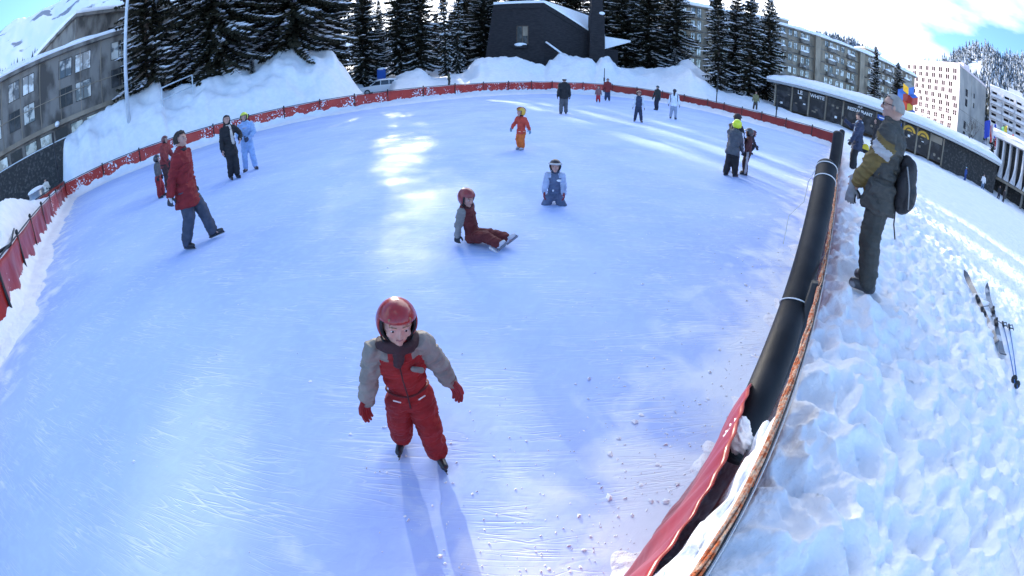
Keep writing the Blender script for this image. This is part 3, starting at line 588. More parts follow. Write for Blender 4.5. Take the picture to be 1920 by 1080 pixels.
# --- C: long six-storey apartment block
def apartments():
    a, b = (31.5, 85.5), (94, 69.5); w = Wall(a, b); top = 19.9
    r = thing_at('apartment_block', 'long grey concrete apartment block of six storeys with snow-topped balconies', 'building', (*a, 0))
    bk = lambda u, d: (w.P(u, 0, -d).x, w.P(u, 0, -d).y)
    m = MB(); m.prism([bk(0, 0), bk(w.L, 0), bk(w.L, 12), bk(0, 12)], 0, top); pobj(m, 'wall', 'concrete_lt', r)
    m = MB(); w.box(m, -.4, w.L + .4, top, top + .3, -12.4, .5); pobj(m, 'roof', 'concrete', r)
    roof_snow(r, [bk(-.4, -.55), bk(w.L + .4, -.55), bk(w.L + .4, 12.4), bk(-.4, 12.4)], top + .3, .95, 5)
    for u in (8, 20.5, 33, 45.5, 58): m = MB(); w.box(m, u, u + 1.3, 2, top, 0, .9); pobj(m, 'fin', 'concrete_lt', r)
    m = MB()
    for f in range(6): z = 3.2 + f * 2.85; w.box(m, 0, w.L, z - .18, z + .08, 0, .12)
    pobj(m, 'floor_band', 'concrete', r)
    rest_f, rest_p = MB(), MB(); cnt = 0; rr = random.Random(5)
    for f in range(5, -1, -1):
        z = 3.35 + f * 2.85; u = 1.2; k = 0
        while u < w.L - 1.5:
            infin = any(fu - .9 < u < fu + 1.5 for fu in (8, 20.5, 33, 45.5, 58))
            if not infin:
                wd = .95; bal = (k % 6 == 3)
                pn = rr.choice(['pane', 'pane_lt', 'pane_lt', 'pane'])
                zl = z + (.1 if bal else .75)
                if cnt < 98: window(r, w, u, u + wd, zl, z + 2.25, pn, 1, fr=.07); cnt += 1
                else:
                    w.box(rest_f, u, u + wd, zl, z + 2.25, -.02, .02); w.box(rest_p, u + .07, u + .44, zl + .07, z + 2.18, .0, .03); w.box(rest_p, u + .51, u + wd - .07, zl + .07, z + 2.18, .0, .03)
            u += 1.35 + (.45 if k % 2 else 0); k += 1
    o = pobj(rest_f, 'window', 'frame', r); o['kind'] = 'stuff'; q = MB(); base = r.matrix_basis.translation; rest_p.V = [(x - base.x, y - base.y, z - base.z) for x, y, z in rest_p.V]; o2 = rest_p.obj('pane', 'pane_lt', o)
    for f in range(1, 6):
        for k, u in enumerate((4.2, 12.2, 17.6, 24.5, 30.2, 37.5, 43, 49.5, 54.5, 61)):
            z = 3.25 + f * 2.85; m = MB(); w.box(m, u - 1.15, u + 1.15, z - .1, z + .0, .1, 1.2); w.box(m, u - 1.15, u + 1.15, z, z + .75, 1.1, 1.2); w.box(m, u - 1.15, u - 1.05, z, z + .75, .1, 1.1); w.box(m, u + 1.05, u + 1.15, z, z + .75, .1, 1.1)
            bo = pobj(m, 'balcony', 'concrete', r)
            m = MB(); m.blob(w.P(u, z + (.78 if f > 3 else .3), .75) - base, (1.12, .48, .42 if f > 3 else .2), Matrix.Rotation(w.rz, 3, 'Z')); m.obj('balcony_snow', 'snow', bo, True)
    # roof-top boxes
    for u, l in ((50, 5), (24, 4)):
        m = MB(); w.box(m, u, u + l, top + .3, top + 2.6, -9, -4); pobj(m, 'roof_box', 'concrete_lt', r)
        roof_snow(r, [bk(u - .3, 3.7), bk(u + l + .3, 3.7), bk(u + l + .3, 9.3), bk(u - .3, 9.3)], top + 2.6, .8, 9, 'box_snow')
apartments()

# --- D: low glazed restaurant and shops pavilion
def pavilion():
    a = (35.24 - .643 * 12.9, 29.57 + .766 * 12.9); b = (35.24 + .643 * 13.6, 29.57 - .766 * 13.6); w = Wall(a, b); zb, ze = 1.35, 4.25
    r = thing_at('shop_pavilion', 'long low restaurant and shop pavilion with a deep sloping snow roof', 'building', (*a, 0))
    bk = lambda u, d: (w.P(u, 0, -d).x, w.P(u, 0, -d).y)
    m = MB(); m.prism([bk(.2, .6), bk(w.L, .6), bk(w.L, 8), bk(.2, 8)], zb - 1, ze + .2); pobj(m, 'wall', 'brown', r)
    m = MB(); w.box(m, -.7, w.L + .4, ze, ze + .22, -1.4, 1.0); pobj(m, 'eave', 'grey_metal', r)
    V = [w.P(-.7, ze + .2, 1.0), w.P(w.L + .4, ze + .2, 1.0), w.P(w.L + .4, ze + 1.1, -6.5), w.P(-.7, ze + 1.1, -6.5)]
    m = MB(); m.add(V, [(0, 1, 2, 3)]); pobj(m, 'roof', 'brown', r)
    roof_snow(r, [(V[0].x, V[0].y), (V[1].x, V[1].y), (V[2].x, V[2].y), (V[3].x, V[3].y)], [ze + .23, ze + .23, ze + 1.12, ze + 1.12], .62, 6)
    def post(u, wd=.16, mt='concrete_lt'):
        m = MB(); w.box(m, u - wd / 2, u + wd / 2, zb - 1, ze, -.1, .12); pobj(m, 'post', mt, r)
    bays = [0, 1.95, 3.9, 5.85, 7.8, 11.6, 13.2, 14.8, 16.4, 18.0, 19.6]
    for k, u in enumerate(bays): post(u + .1)
    base = r.matrix_basis.translation
    rr = random.Random(2)
    for k in range(10):
        u0, u1 = bays[k] + .2, bays[k + 1]
        window(r, w, u0, u1, zb + .35, ze - .08, 'pane_dk', 1 if k == 4 else 0, rail=.74, fr=.05, frm='frame', name='shop_window')
        # pale slabs on the glass, their light colour standing in for lit fittings inside
        for q in range(3):
            m = MB(); uu = rr.uniform(u0 + .2, u1 - .2); zz = rr.uniform(zb + .6, zb + 2.0); w.box(m, uu - .13, uu + .13, zz, zz + rr.uniform(.08, .25), .008, .02); pobj(m, 'notice', rr.choice(['concrete_lt', 'sign_white', 'concrete_lt']), r)
    text('LE', w, bays[1] + 1.0, ze - .40, .58, 'sign_white', r, bold=.012); text('WHITE', w, bays[2] + 1.02, ze - .40, .52, 'sign_white', r, bold=.012)
    text('PUB', w, bays[4] + 2.0, ze - .17, .30, 'sign_white', r, bold=.012); text('RESTAURANT', w, bays[4] + 2.0, ze - .60, .46, 'sign_white', r, bold=.012, sx=1.0)
    # shop signs: two blue panels and two yellow arched ones, a tan panel, then a dark stone wall
    for k, (u, mt) in enumerate(((12.4, 'blue_sign'), (14.0, 'blue_sign'))):
        m = MB(); w.box(m, u - .6, u + .6, ze - .75, ze - .25, .09, .14); s = pobj(m, 'sign', mt, r)
        m = MB(); w.box(m, u - .42, u + .42, ze - .56, ze - .44, .14, .15); m.V = [(x - base.x, y - base.y, z - base.z) for x, y, z in m.V]; m.obj('sign_stripe', 'sign_white', s)
    for u in (15.55, 17.2):
        n = 18; P = [(math.cos(math.pi * q / n) * .72, math.sin(math.pi * q / n) * .62) for q in range(n + 1)]
        m = MB(); V = [w.P(u + x, ze - .82 + z, .08) for x, z in P] + [w.P(u + x, ze - .82 + z, .15) for x, z in P]
        m.add(V, [tuple(range(n + 1)), tuple(range(n + 1, 2 * n + 2))[::-1]] + [(q, (q + 1) % (n + 1), n + 1 + (q + 1) % (n + 1), n + 1 + q) for q in range(n + 1)]); s = pobj(m, 'arched_sign', 'yellow', r)
        m = MB(); V = [w.P(u + x * .62, ze - .8 + z * .6, .155) for x, z in P]; Vi = [w.P(u + x * .45, ze - .8 + z * .4, .155) for x, z in P]
        m.add([v - base for v in V + Vi], [(q, q + 1, n + 2 + q, n + 1 + q) for q in range(n)]); m.obj('emblem', 'brown', s)
        m = MB(); m.V, m.F, m.I, m.n = [], [], [], 0; w.box(m, u - .5, u + .5, ze - .84, ze - .76, .15, .165); m.V = [(x - base.x, y - base.y, z - base.z) for x, y, z in m.V]; m.obj('sign_stripe', 'brown', s)
    m = MB(); w.box(m, 18.1, 19.5, ze - .8, ze - .1, .09, .14); pobj(m, 'tan_panel', 'concrete_lt', r)
    m = MB(); w.box(m, 19.8, w.L + .2, zb - 1.2, ze - .02, -.3, .1); pobj(m, 'stone_wall', 'stone', r)
pavilion()

# --- pink-white tower block with a grid of four-pane windows
def pink_tower():
    a, b, c = (172.5, 133.5), (158, 91), (184, 89.5); w = Wall(a, b); w2 = Wall(b, c); z0, top = 8, 41.8
    r = thing_at('tower_block', 'sunlit pinkish-white tower block with staggered four-pane windows', 'building', (*a, 0))
    d = (c[0] + a[0] - b[0], c[1] + a[1] - b[1])
    m = MB(); m.prism([a, b, (b[0] + .01, b[1] + .01), (d[0] - 2, d[1])], z0, top) if False else m.prism([a, b, c, d], z0, top)
    o = pobj(m, 'wall', ['pink', 'shaded_side'], r)
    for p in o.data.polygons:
        if (o.matrix_basis.to_3x3() @ p.normal).dot(w2.n) > .8 and abs(p.normal.z) < .2: p.material_index = 1  # side turned from the sun takes the darker, shaded colour
    m = MB(); w.box(m, 0, w.L, top, top + .9, -1, .25); w2.box(m, 0, w2.L, top, top + .9, -1, .25); pobj(m, 'parapet', 'pink', r)
    bk = lambda u, dd: (w.P(u, 0, -dd).x, w.P(u, 0, -dd).y)
    roof_snow(r, [a, b, c, d], top + .2, 1.0, 4, step=2.5)
    for (u, v, s_, h) in ((6, 8, 5, 2.6), (38, 9, 4, 2.4)):
        m = MB(); p = w.P(u, 0, -v); m.box((p.x, p.y, top + 1.2 + h / 2), (s_, s_, h), w.rz); pobj(m, 'roof_box', 'pink', r)
    cnt = 0; rows = 11; mf, mp_ = MB(), MB()
    for f in range(rows):
        z = top - 3.3 - f * 2.78; sh = (0, 0, 2.4, 2.4, 0, 1.1, 1.1, 3.3, 3.3, 1.5, 1.5)[f]
        for k in range(8):
            u = 1.2 + k * 5.55 + sh
            if u > w.L - 2.6: continue
            for du in (0, 1.45): window(r, w, u + du, u + du + 1.1, z, z + 1.9, 'void', 0, rail=.42, fr=.1, frm='void') if cnt < 96 else None; cnt += 1
            if cnt > 96:
                for du in (0, 1.45): w.box(mf, u + du, u + du + 1.1, z, z + .78, 0, .03); w.box(mf, u + du, u + du + 1.1, z + .86, z + 1.9, 0, .03)
    o = pobj(mf, 'window', 'void', r); o['kind'] = 'stuff'
    base = r.matrix_basis.translation
    for z in (14.5, 18.5, 27.5, 31.5):
        window(r, w2, 5.5, 7.6, z, z + 3, 'pane_dk', 0, rail=.5, fr=.15)
        window(r, w2, 13.2, 14.3, z + 1.5, z + 3.6, 'pane_dk', 0, fr=.12)
    for u in (0, w.L): pass
    m = MB(); w2.box(m, 0, w2.L, 24.8, 24.95, 0, .08); w2.box(m, 11, 11.2, z0, top, 0, .08); pobj(m, 'joint', 'concrete', r)
pink_tower()
def white_block():
    a, b = (186, 88), (196, 40); w = Wall(a, b); z0, top = 9, 44
    r = thing_at('balcony_block', 'white stepped hotel block with rows of long balconies at the right edge', 'building', (*a, 0))
    bk = lambda u, d: (w.P(u, 0, -d).x, w.P(u, 0, -d).y)
    m = MB(); m.prism([bk(0, 0), bk(w.L, 0), bk(w.L, 16), bk(0, 16)], z0, top); pobj(m, 'wall', 'white_render', r)
    roof_snow(r, [bk(0, 0), bk(w.L, 0), bk(w.L, 16), bk(0, 16)], top, 1.0, 2, step=2.5)
    for u in (10, 24, 38):
        m = MB(); w.box(m, u, u + 8, top, top + 2.6, -10, -1.5); pobj(m, 'roof_box', 'white_render', r)
    for f in range(9):
        z = top - 4.6 - f * 3.1
        for k in range(7):
            u = .8 + k * 7.0 + (f % 2) * .0; m = MB()
            w.box(m, u, u + 6.2, z - .2, z, 0, 1.7); w.box(m, u, u + 6.2, z, z + 1.0, 1.55, 1.7); w.box(m, u, u + .18, z, z + 2.6, 0, 1.55)
            if f > 0 or True: bo = pobj(m, 'balcony', 'white_render', r)
            if f < 9: window(r, w, u + .5, u + 3.1, z + .1, z + 2.3, 'void', 1, fr=.12, frm='void'); 
            if cntw[0] < 90: window(r, w, u + 3.6, u + 5.6, z + .1, z + 2.3, 'pane_dk' if (f + k) % 3 else 'pane', 1, fr=.12) if k % 2 else None; cntw[0] += 1
cntw = [40]
white_block()
# scalloped pale concrete building and the dark arcade at the far right
def fluted():
    a, b = pol(65.9, 50), pol(84, 47); w = Wall(a, b); z1, z2 = 3.2, 7.1
    r = thing_at('fluted_building', 'pale concrete building with scalloped fins above a dark arcade', 'building', (*a, 0))
    bk = lambda u, d: (w.P(u, 0, -d).x, w.P(u, 0, -d).y)
    m = MB(); m.prism([bk(0, .6), bk(w.L, .6), bk(w.L, 10), bk(0, 10)], 0, z2 - .1); pobj(m, 'wall', 'stone', r)
    m = MB(); m.prism([bk(0, -.9), bk(w.L, -.9), bk(w.L, 10), bk(0, 10)], z2 - .1, z2 + .35); pobj(m, 'roof', 'white_render', r)
    roof_snow(r, [bk(0, -.9), bk(w.L, -.9), bk(w.L, 10), bk(0, 10)], z2 + .36, .5, 7)
    m = MB(); w.box(m, 0, w.L, z1 - .25, z1, -.6, .9); pobj(m, 'floor_slab', 'concrete_lt', r)
    k = 0; u = .4
    while u < w.L - .6:
        # each fin: a thin blade that flares outward at its foot like a petal
        m = MB(); prof = [(-.6, z2 - .1), (.35, z2 - .1), (.3, z2 - .9), (.32, z1 + 1.6), (.75, z1 + .7), (.95, z1 + .05), (-.6, z1 + .05)]
        for q, hw in ((0, .09),):
            V = [w.P(u - hw, z, v) for v, z in prof] + [w.P(u + hw, z, v) for v, z in prof]; n = len(prof)
            m.add(V, [tuple(range(n)), tuple(range(n, 2 * n))[::-1]] + [(q_, (q_ + 1) % n, n + (q_ + 1) % n, n + q_) for q_ in range(n)])
        V = []
        for j in range(6):
            t = j / 5; z = z1 + .05 + 1.5 * t; v = .9 - .75 * t ** .7; hw = .42 * (1 - t * .8)
            V += [w.P(u - hw, z, v - .25), w.P(u, z, v), w.P(u + hw, z, v - .25)]
        m.add(V, [(j * 3 + q, j * 3 + q + 1, j * 3 + q + 4, j * 3 + q + 3) for j in range(5) for q in range(2)])
        pobj(m, 'scalloped_fin', 'white_render', r); u += .95; k += 1
    for k in range(7):
        m = MB(); u = .3 + k * 2.3; w.box(m, u - .12, u + .12, 0, z1 - .25, .3, .6); pobj(m, 'column', 'concrete', r)
fluted()

# --- sculpture of stacked coloured cubes
M['c_yel'] = mat('cube_yellow', (.75, .45, .02), .4); M['c_blu'] = mat('cube_blue', (.05, .17, .55), .4); M['c_red'] = mat('cube_red', (.50, .05, .03), .4); M['c_gry'] = mat('cube_grey', (.35, .33, .28), .6)
def cubes():
    x, y = pol(52.6, 56); r = thing_at('cube_sculpture', 'tall sculpture of stacked red, blue and yellow cubes behind the pavilion roof', 'sculpture', (x, y, 3))
    view = Vector((x, y, 0)).normalized(); right = Vector((view.y, -view.x, 0)); s = .9
    # cubes stand on a corner-on axis so that three lozenge faces show, as on the tumbling block pattern
    def cube(cx, cz, k, f):
        h = s; ex = right * h * .86; ez = Vector((0, 0, h)); c = right * cx + Vector((0, 0, cz)); dv = view * h
        A = c; Lf = c - ex + ez * .45 + dv * .5; Rg = c + ex + ez * .45 + dv * .5; B = c + ez * .9 + dv
        V = [A, Rg, B, Lf, A + ez, Rg + ez, B + ez, Lf + ez]; m = MB()
        m.add(V, [(3, 2, 1, 0)], 0); m.add(V, [(4, 5, 6, 7)], k[2]); m.add(V, [(0, 1, 5, 4)], k[1]); m.add(V, [(3, 0, 4, 7)], k[0]); m.add(V, [(1, 2, 6, 5), (2, 3, 7, 6)], k[1])
        m.obj('cube', ['c_yel', 'c_blu', 'c_red', 'c_gry'], r)
    Y, B, Rd, G = 0, 1, 2, 3
    cube(.1, 5.1, (Y, B, 3), 0); cube(-.62, 4.1, (B, Rd, B), 0); cube(.72, 4.0, (Rd, Rd, B), 0); cube(.05, 3.1, (Rd, Y, Rd), 0); cube(.5, 2.1, (Y, B, B), 0); cube(-.2, 1.2, (Rd, Y, Rd), 0); cube(.3, .2, (Y, B, Rd), 0); cube(.3, -.8, (Rd, B, Rd), 0); cube(.3, -1.8, (Y, B, Rd), 0)
cubes()
# --- flags in front of the hotel
M['fl1'] = mat('flag_blue', (.03, .06, .40), .7); M['fl2'] = mat('flag_red', (.55, .04, .03), .7); M['fl3'] = mat('flag_yellow', (.70, .50, .05), .7); M['fl4'] = mat('flag_green', (.05, .25, .12), .7); M['fl5'] = mat('flag_white', (.7, .7, .72), .7)
for k, (az, D, lab, cols, zf) in enumerate(((66.3, 95, 'dark blue flag on a leaning white pole', ['fl1'], 12.5), (67.2, 96, 'blue, white and red flag on a leaning white pole', ['fl1', 'fl5', 'fl2'], 12.4), (67.9, 97, 'green, white and red flag on a leaning white pole', ['fl4', 'fl5', 'fl2'], 11.5), (68.9, 95, 'yellow and green flag on a leaning white pole', ['fl3', 'fl4'], 13.0), (70.0, 95, 'red and yellow flag on a leaning white pole at the frame edge', ['fl2', 'fl3', 'fl2'], 12.0))):
    x, y = pol(az, D); g = gz(x, y); r = empty('flagpole', (x, y, g), label=lab, cat='flag', group='flags in front of the white hotel')
    view = Vector((x, y, 0)).normalized(); right = Vector((view.y, -view.x, 0)); tip = Vector((0, 0, zf + 2 - g)) - right * 2.2
    b = MB(); b.cyl((0, 0, 0), tip, .11, .07, 8); b.obj('pole', 'white_metal', r, True)
    for q, mt in enumerate(cols):
        V = []; nu, nv = 6, 8; w0, w1 = q / len(cols), (q + 1) / len(cols)
        for j in range(nv + 1):
            for i in range(nu + 1):
                u = w0 + (w1 - w0) * i / nu; v = j / nv; p = tip - right * (u * 1.5 * (1 - .2 * v)) - Vector((0, 0, v * 3.4 + u * .9)) + view * .22 * math.sin(u * 8 + v * 3); V.append(p)
        o = mobj('flag', mesh('flag', V, [(j * (nu + 1) + i, j * (nu + 1) + i + 1, (j + 1) * (nu + 1) + i + 1, (j + 1) * (nu + 1) + i) for j in range(nv) for i in range(nu)], mt, smooth=True), r); md = o.modifiers.new('t', 'SOLIDIFY'); md.thickness = .02
# --- street furniture and poles
def pole(name, az, D, z0, z1, r0, label, cat, m='black_metal', top=None, lean=(0, 0)):
    x, y = pol(az, D); r = empty(name, (x, y, z0), label=label, cat=cat); b = MB(); b.cyl((0, 0, -.5), (lean[0], lean[1], z1 - z0), r0, r0 * .75, 10); b.obj('pole', m, r, True)
    if top: top(r, z1 - z0)
    return r
pole('flagpole', -51.2, 31.5, 3.2, 14, .16, 'tall white mast standing in the left snow bank', 'mast', 'white_metal', lambda r, h: MB().blob((0, 0, h), .17).obj('finial', 'white_metal', r, True))
def collar(r, h):
    b = MB(); b.cyl((0, 0, h * .45), (0, 0, h * .6), .09, n=8); b.obj('collar', 'black_metal', r, True)
pole('marker_post', -62.3, 28.0, .3, 4.3, .07, 'black post rising at the left corner of the fence', 'post', top=collar)
pole('marker_post', 11.9, 46.2, .4, 3.0, .055, 'short black post beside the pair in red at the far fence', 'post', top=collar)
pole('marker_post', 26.7, 41.5, .4, 3.9, .055, 'black post behind the far fence below the right spruces', 'post', top=collar)
pole('marker_post', 34.8, 36.5, .5, 2.75, .06, 'short black post in the snow before the restaurant', 'post', top=collar)
# white tubular railing on the big snow bank
x0, y0 = pol(-46.3, 31.6); x1, y1 = pol(-42.0, 32.6); r = empty('railing', (x0, y0, 4.0), label='white tubular railing half buried on the big left bank', cat='railing')
b = MB(); b.tube([(0, 0, .75), (x1 - x0, y1 - y0, 1.15)], .05); b.obj('top_rail', 'white_metal', r, True)
b = MB(); b.tube([(0, 0, -.1), (x1 - x0, y1 - y0, .3)], .04); b.obj('lower_rail', 'white_metal', r, True)
for t in (0, 1): b = MB(); b.cyl(((x1 - x0) * t, (y1 - y0) * t, -1), ((x1 - x0) * t, (y1 - y0) * t, .75 + .4 * t), .05); b.obj('upright', 'white_metal', r, True)
# brown wedge-shaped retaining wall in the snow
a = Vector((*pol(13.0, 53.5), 0)); b_ = Vector((*pol(18.6, 56), 0)); r = empty('retaining_wall', (a.x, a.y, 0), label='brown wedge of retaining wall sloping out of the snow', cat='wall')
m = MB(); zt = lambda D, el: CAM_H + D * math.tan(R_(el)); P = [(a.x, a.y, zt(53.5, 1.6)), (b_.x, b_.y, zt(56, .0)), (b_.x, b_.y, 0), (a.x + 1.0, a.y, 0)]; Q = [(x, y + .5, z) for x, y, z in P]
m.add(P + Q, [(0, 1, 2, 3), (7, 6, 5, 4), (0, 4, 5, 1), (1, 5, 6, 2), (2, 6, 7, 3), (3, 7, 4, 0)]); pobj(m, 'wall', 'brown', r)
m = MB(); m.tube([Vector(P[0]) + Vector((0, .25, .1)), Vector(P[1]) + Vector((0, .25, .1))], .22, 8); pobj(m, 'wall_snow', 'snow', r, True)
# blue info box under the trees
x, y = pol(-16.9, 60); g = gz(x, y); r = empty('notice_board', (x, y, g), label='blue notice box on a post in the shade of the spruces', cat='sign'); b = MB(); b.box((0, 0, 1.9), (1.1, .5, 1.8)); b.obj('box', 'blue_sign', r); b = MB(); b.cyl((0, 0, -.3), (0, 0, 1), .08); b.obj('post', 'black_metal', r, True); b = MB(); b.blob((0, 0, 2.85), (.6, .35, .22)); b.obj('snow_cap', 'snow', r, True)
# litter bin behind the left fence
x, y = pol(-66, 26.5); r = empty('litter_bin', (x, y, .5), label='grey metal litter bin in the snow behind the left fence', cat='bin'); b = MB(); b.cyl((0, 0, 0), (0, 0, 1.1), .45, .55, 14); b.obj('body', 'grey_metal', r, True); b = MB(); b.blob((0, 0, 1.12), (.6, .6, .16)); b.obj('snow_cap', 'snow', r, True)

# --- parked car behind the fence
def car():
    x, y = pol(-17.0, 47.5); r = empty('parked_car', (x, y, .52), R_(8), 'silver-white estate car parked behind the fence, roof dusted with snow', 'car')
    M['paint'] = mat('car_paint', (.62, .64, .67), .25, coat=.6); M['glass'] = mat('car_glass', (.02, .022, .028), .05, spec=.8); M['tyre'] = mat('tyre', (.02, .02, .02), .8); M['lamp'] = mat('lamp', (.6, .6, .6), .1)
    prof = [(-2.2, .35), (-2.2, .75), (-2.1, .95), (-1.15, 1.0), (-.45, 1.5), (.2, 1.58), (1.3, 1.55), (1.75, 1.42), (2.1, 1.0), (2.18, .7), (2.15, .35)]
    n = len(prof); V = []
    for yy, k in ((-.86, 1), (-.80, 1.0), (.80, 1), (.86, 1)):
        ins = 0 if abs(yy) > .83 else 0
        for px, pz in prof: t = max(0, (pz - 1.0) / .6); V.append((px, yy * (1 - .16 * t) * (1 if abs(yy) < .83 else 1), pz + (.02 if abs(yy) < .83 and pz > 1.3 else 0)))
    F = [tuple(range(n)), tuple(range(3 * n, 4 * n))[::-1]] + [(j * n + q, (j + 1) * n + q, (j + 1) * n + (q + 1) % n, j * n + (q + 1) % n) for j in range(3) for q in range(n)]
    b = MB(); b.add(V, F); b.obj('body', 'paint', r)
    for s in (-1, 1):
        for quad in ([(-1.0, 1.03), (-.42, 1.46), (.05, 1.5), (.05, 1.02)], [(.12, 1.02), (.12, 1.5), (.95, 1.5), (.95, 1.02)], [(1.02, 1.02), (1.02, 1.49), (1.5, 1.44), (1.72, 1.02)]):
            b = MB(); W_ = [(px, s * (.86 * (1 - .16 * max(0, (pz - 1) / .6)) + .006), pz) for px, pz in quad]; b.add(W_ + [(a, c - s * .02, d) for a, c, d in W_], [(0, 1, 2, 3), (7, 6, 5, 4)]); b.obj('side_window', 'glass', r)
        b = MB(); b.blob((-1.0, s * .98, 1.05), (.1, .1, .08)); b.obj('mirror', 'paint', r, True)
        for wx in (-1.4, 1.4):
            b = MB(); b.cyl((wx, s * .7, .33), (wx, s * .9, .33), .33, n=20); wh = b.obj('wheel', 'tyre', r, True); b = MB(); b.cyl((wx, s * .9, .33), (wx, s * .915, .33), .2, n=14); b.obj('rim', 'grey_metal', wh)
        b = MB(); b.blob((-2.17, s * .62, .78), (.06, .2, .1)); b.obj('headlight', 'lamp', r, True)
    b = MB(); b.add([(-1.12, -.7, 1.03), (-1.12, .7, 1.03), (-.5, .62, 1.49), (-.5, -.62, 1.49)], [(0, 1, 2, 3)]); b.obj('windscreen', 'glass', r)
    b = MB(); b.blob((.5, 0, 1.58), (1.2, .66, .1)); b.obj('roof_snow', 'snow', r, True)
car()
# ------------------------------------------------------------------ spruces
def spruce_mesh(seed, H, R, clear=.6, pw=.85, snow=1.0, dens=1.0, droop=1.0):
    rs = np.random.RandomState(seed); V = []; F = []; nv = [0]; SV = []; SF = []; ns = [0]; TV = MB()
    lean = rs.uniform(-.01, .01, 2)
    ax = lambda h: np.array([lean[0] * h, lean[1] * h, h])
    TV.tube([ax(-.6)] + [ax(h) for h in np.linspace(0, H, 9)], [.019 * H + .03] + [max(.02, .017 * H * (1 - h / H) + .015) for h in np.linspace(0, H, 9)], 8)
    tri = []; 
    h = clear
    def leaf(p, d, n_, ln, wd):   # diamond shaped needle spray
        s = np.cross(d, n_); s /= np.linalg.norm(s) + 1e-9; tip = p + d * ln; m_ = p + d * ln * .45
        V.extend([p, m_ + s * wd, tip, m_ - s * wd]); F.append((nv[0], nv[0] + 1, nv[0] + 2, nv[0] + 3)); nv[0] += 4
    def clump(p, r, d):
        a = np.arctan2(d[1], d[0]); c, s = np.cos(a), np.sin(a); k = rs.uniform(.7, 1.3, 7)
        P = [(2.4 * r * k[0], 0, -.1 * r), (.7 * r * k[1], .75 * r, 0), (-.8 * r, .7 * r * k[2], -.05 * r), (-2.2 * r * k[3], 0, 0), (-.7 * r, -.7 * r * k[4], -.05 * r), (.8 * r, -.75 * r * k[5], -.1 * r), (.1 * r, 0, .5 * r * k[6]), (0, 0, -.25 * r)]
        for q in P: SV.append((p[0] + q[0] * c - q[1] * s, p[1] + q[0] * s + q[1] * c, p[2] + q[2]))
        for i in range(6): SF.append((ns[0] + i, ns[0] + (i + 1) % 6, ns[0] + 6)); SF.append((ns[0] + (i + 1) % 6, ns[0] + i, ns[0] + 7))
        ns[0] += 8
    while h < H * .985:
        f = h / H; L0 = R * (1 - f) ** pw * min(1, .55 + 1.2 * f if f < .4 else 1) + .12
        nb = int(rs.randint(5, 8) * (1 if f < .85 else .8)); a0 = rs.rand() * 6.28
        for b in range(nb):
            a = a0 + 6.283 * b / nb + rs.uniform(-.35, .35); L = L0 * rs.uniform(.5, 1.25); up = np.interp(f, [0, .3, .8, 1], [-.42, -.28, .05, .7]) * droop + rs.uniform(-.12, .12)
            load = rs.choice([.1, .45, 1.0, 1.9]); up -= .05 * load; o = ax(h + rs.uniform(-.16, .16)); dr = np.array([np.cos(a), np.sin(a), 0]); n = max(3, int(L / .28))
            pts = []
            for k in range(n + 1):
                t = k / n; z = up * L * t - .28 * L * t * (1 - f) * droop + .30 * L * t * t * (1 - f * .5); pts.append(o + dr * (L * t * .97) + np.array([0, 0, z]))
            if L > .7:
                w = .012 + .008 * L; q = len(V); sd = np.array([-dr[1], dr[0], 0]) * w
                V.extend([pts[0] - sd, pts[0] + sd, pts[-1]]); F.append((nv[0], nv[0] + 1, nv[0] + 2, nv[0] + 2)); nv[0] += 3
            for k in range(1, n + 1):
                t = k / n; p = pts[k]; dd = pts[k] - pts[k - 1]; dd /= np.linalg.norm(dd); side = np.array([-dr[1], dr[0], 0])
                tl = min(.75, .18 + .42 * L * (1 - t * .75) * .5) * rs.uniform(.7, 1.2)
                for s_ in (-1, 1):
                    d = dd * rs.uniform(.35, .8) + side * s_ * rs.uniform(.6, 1) + np.array([0, 0, rs.uniform(-.45, .0) * droop]); d /= np.linalg.norm(d)
                    up_ = np.array([rs.uniform(-.3, .3), rs.uniform(-.3, .3), 1.]); leaf(p, d, up_, tl, .15 + .06 * rs.rand())
                    d2 = d + np.array([0, 0, -.7]); d2 /= np.linalg.norm(d2); leaf(p + d * tl * .3, d2, np.cross(d2, (0, 0, 1.)) + .2, tl * .65, .11)
                if rs.rand() < .8: leaf(p, np.array([dd[0] * .3, dd[1] * .3, -1.]), side + .1, .16 + .22 * rs.rand(), .09)
                leaf(p, dd, np.array([0, 0, 1.]), .32, .09)
                if t > .25 and rs.rand() < .85 * load * snow * (1.25 - .5 * f):
                    clump(p + np.array([0, 0, .05]) + side * rs.uniform(-.3, .3) * tl, rs.uniform(.05, .13) * (.8 + .45 * load) * (1.5 if rs.rand() < .15 else 1), dd)
            if rs.rand() < .45 * snow * load: clump(pts[-1] + np.array([0, 0, .03]), rs.uniform(.08, .15), dr)
        h += rs.uniform(.18, .46) * (1 - .25 * f) / dens
    F2 = np.array(F)
    Va = np.array(V); tris = F2[F2[:, 2] == F2[:, 3]][:, :3]; quads = F2[F2[:, 2] != F2[:, 3]]
    nvv = len(Va); fol = mesh('crown', np.concatenate([Va, np.array(SV)]), [tuple(q) for q in quads] + [tuple(q) for q in tris] + [tuple(i + nvv for i in q) for q in SF], ['needle', 'tsnow'], [0] * (len(quads) + len(tris)) + [1] * len(SF)); tr = mesh('trunk', TV.V, TV.F, 'bark', smooth=True)
    return tr, fol
PROTO = [spruce_mesh(1, 19, 4.7, 1.0), spruce_mesh(2, 17, 3.7, .8, snow=.9), spruce_mesh(3, 21, 5.0, 3.0, .8, snow=.9), spruce_mesh(4, 14, 2.35, .5, .9, snow=1.3, dens=1.15), spruce_mesh(5, 18, 5.6, .3, .7, snow=2.0, droop=1.45)]
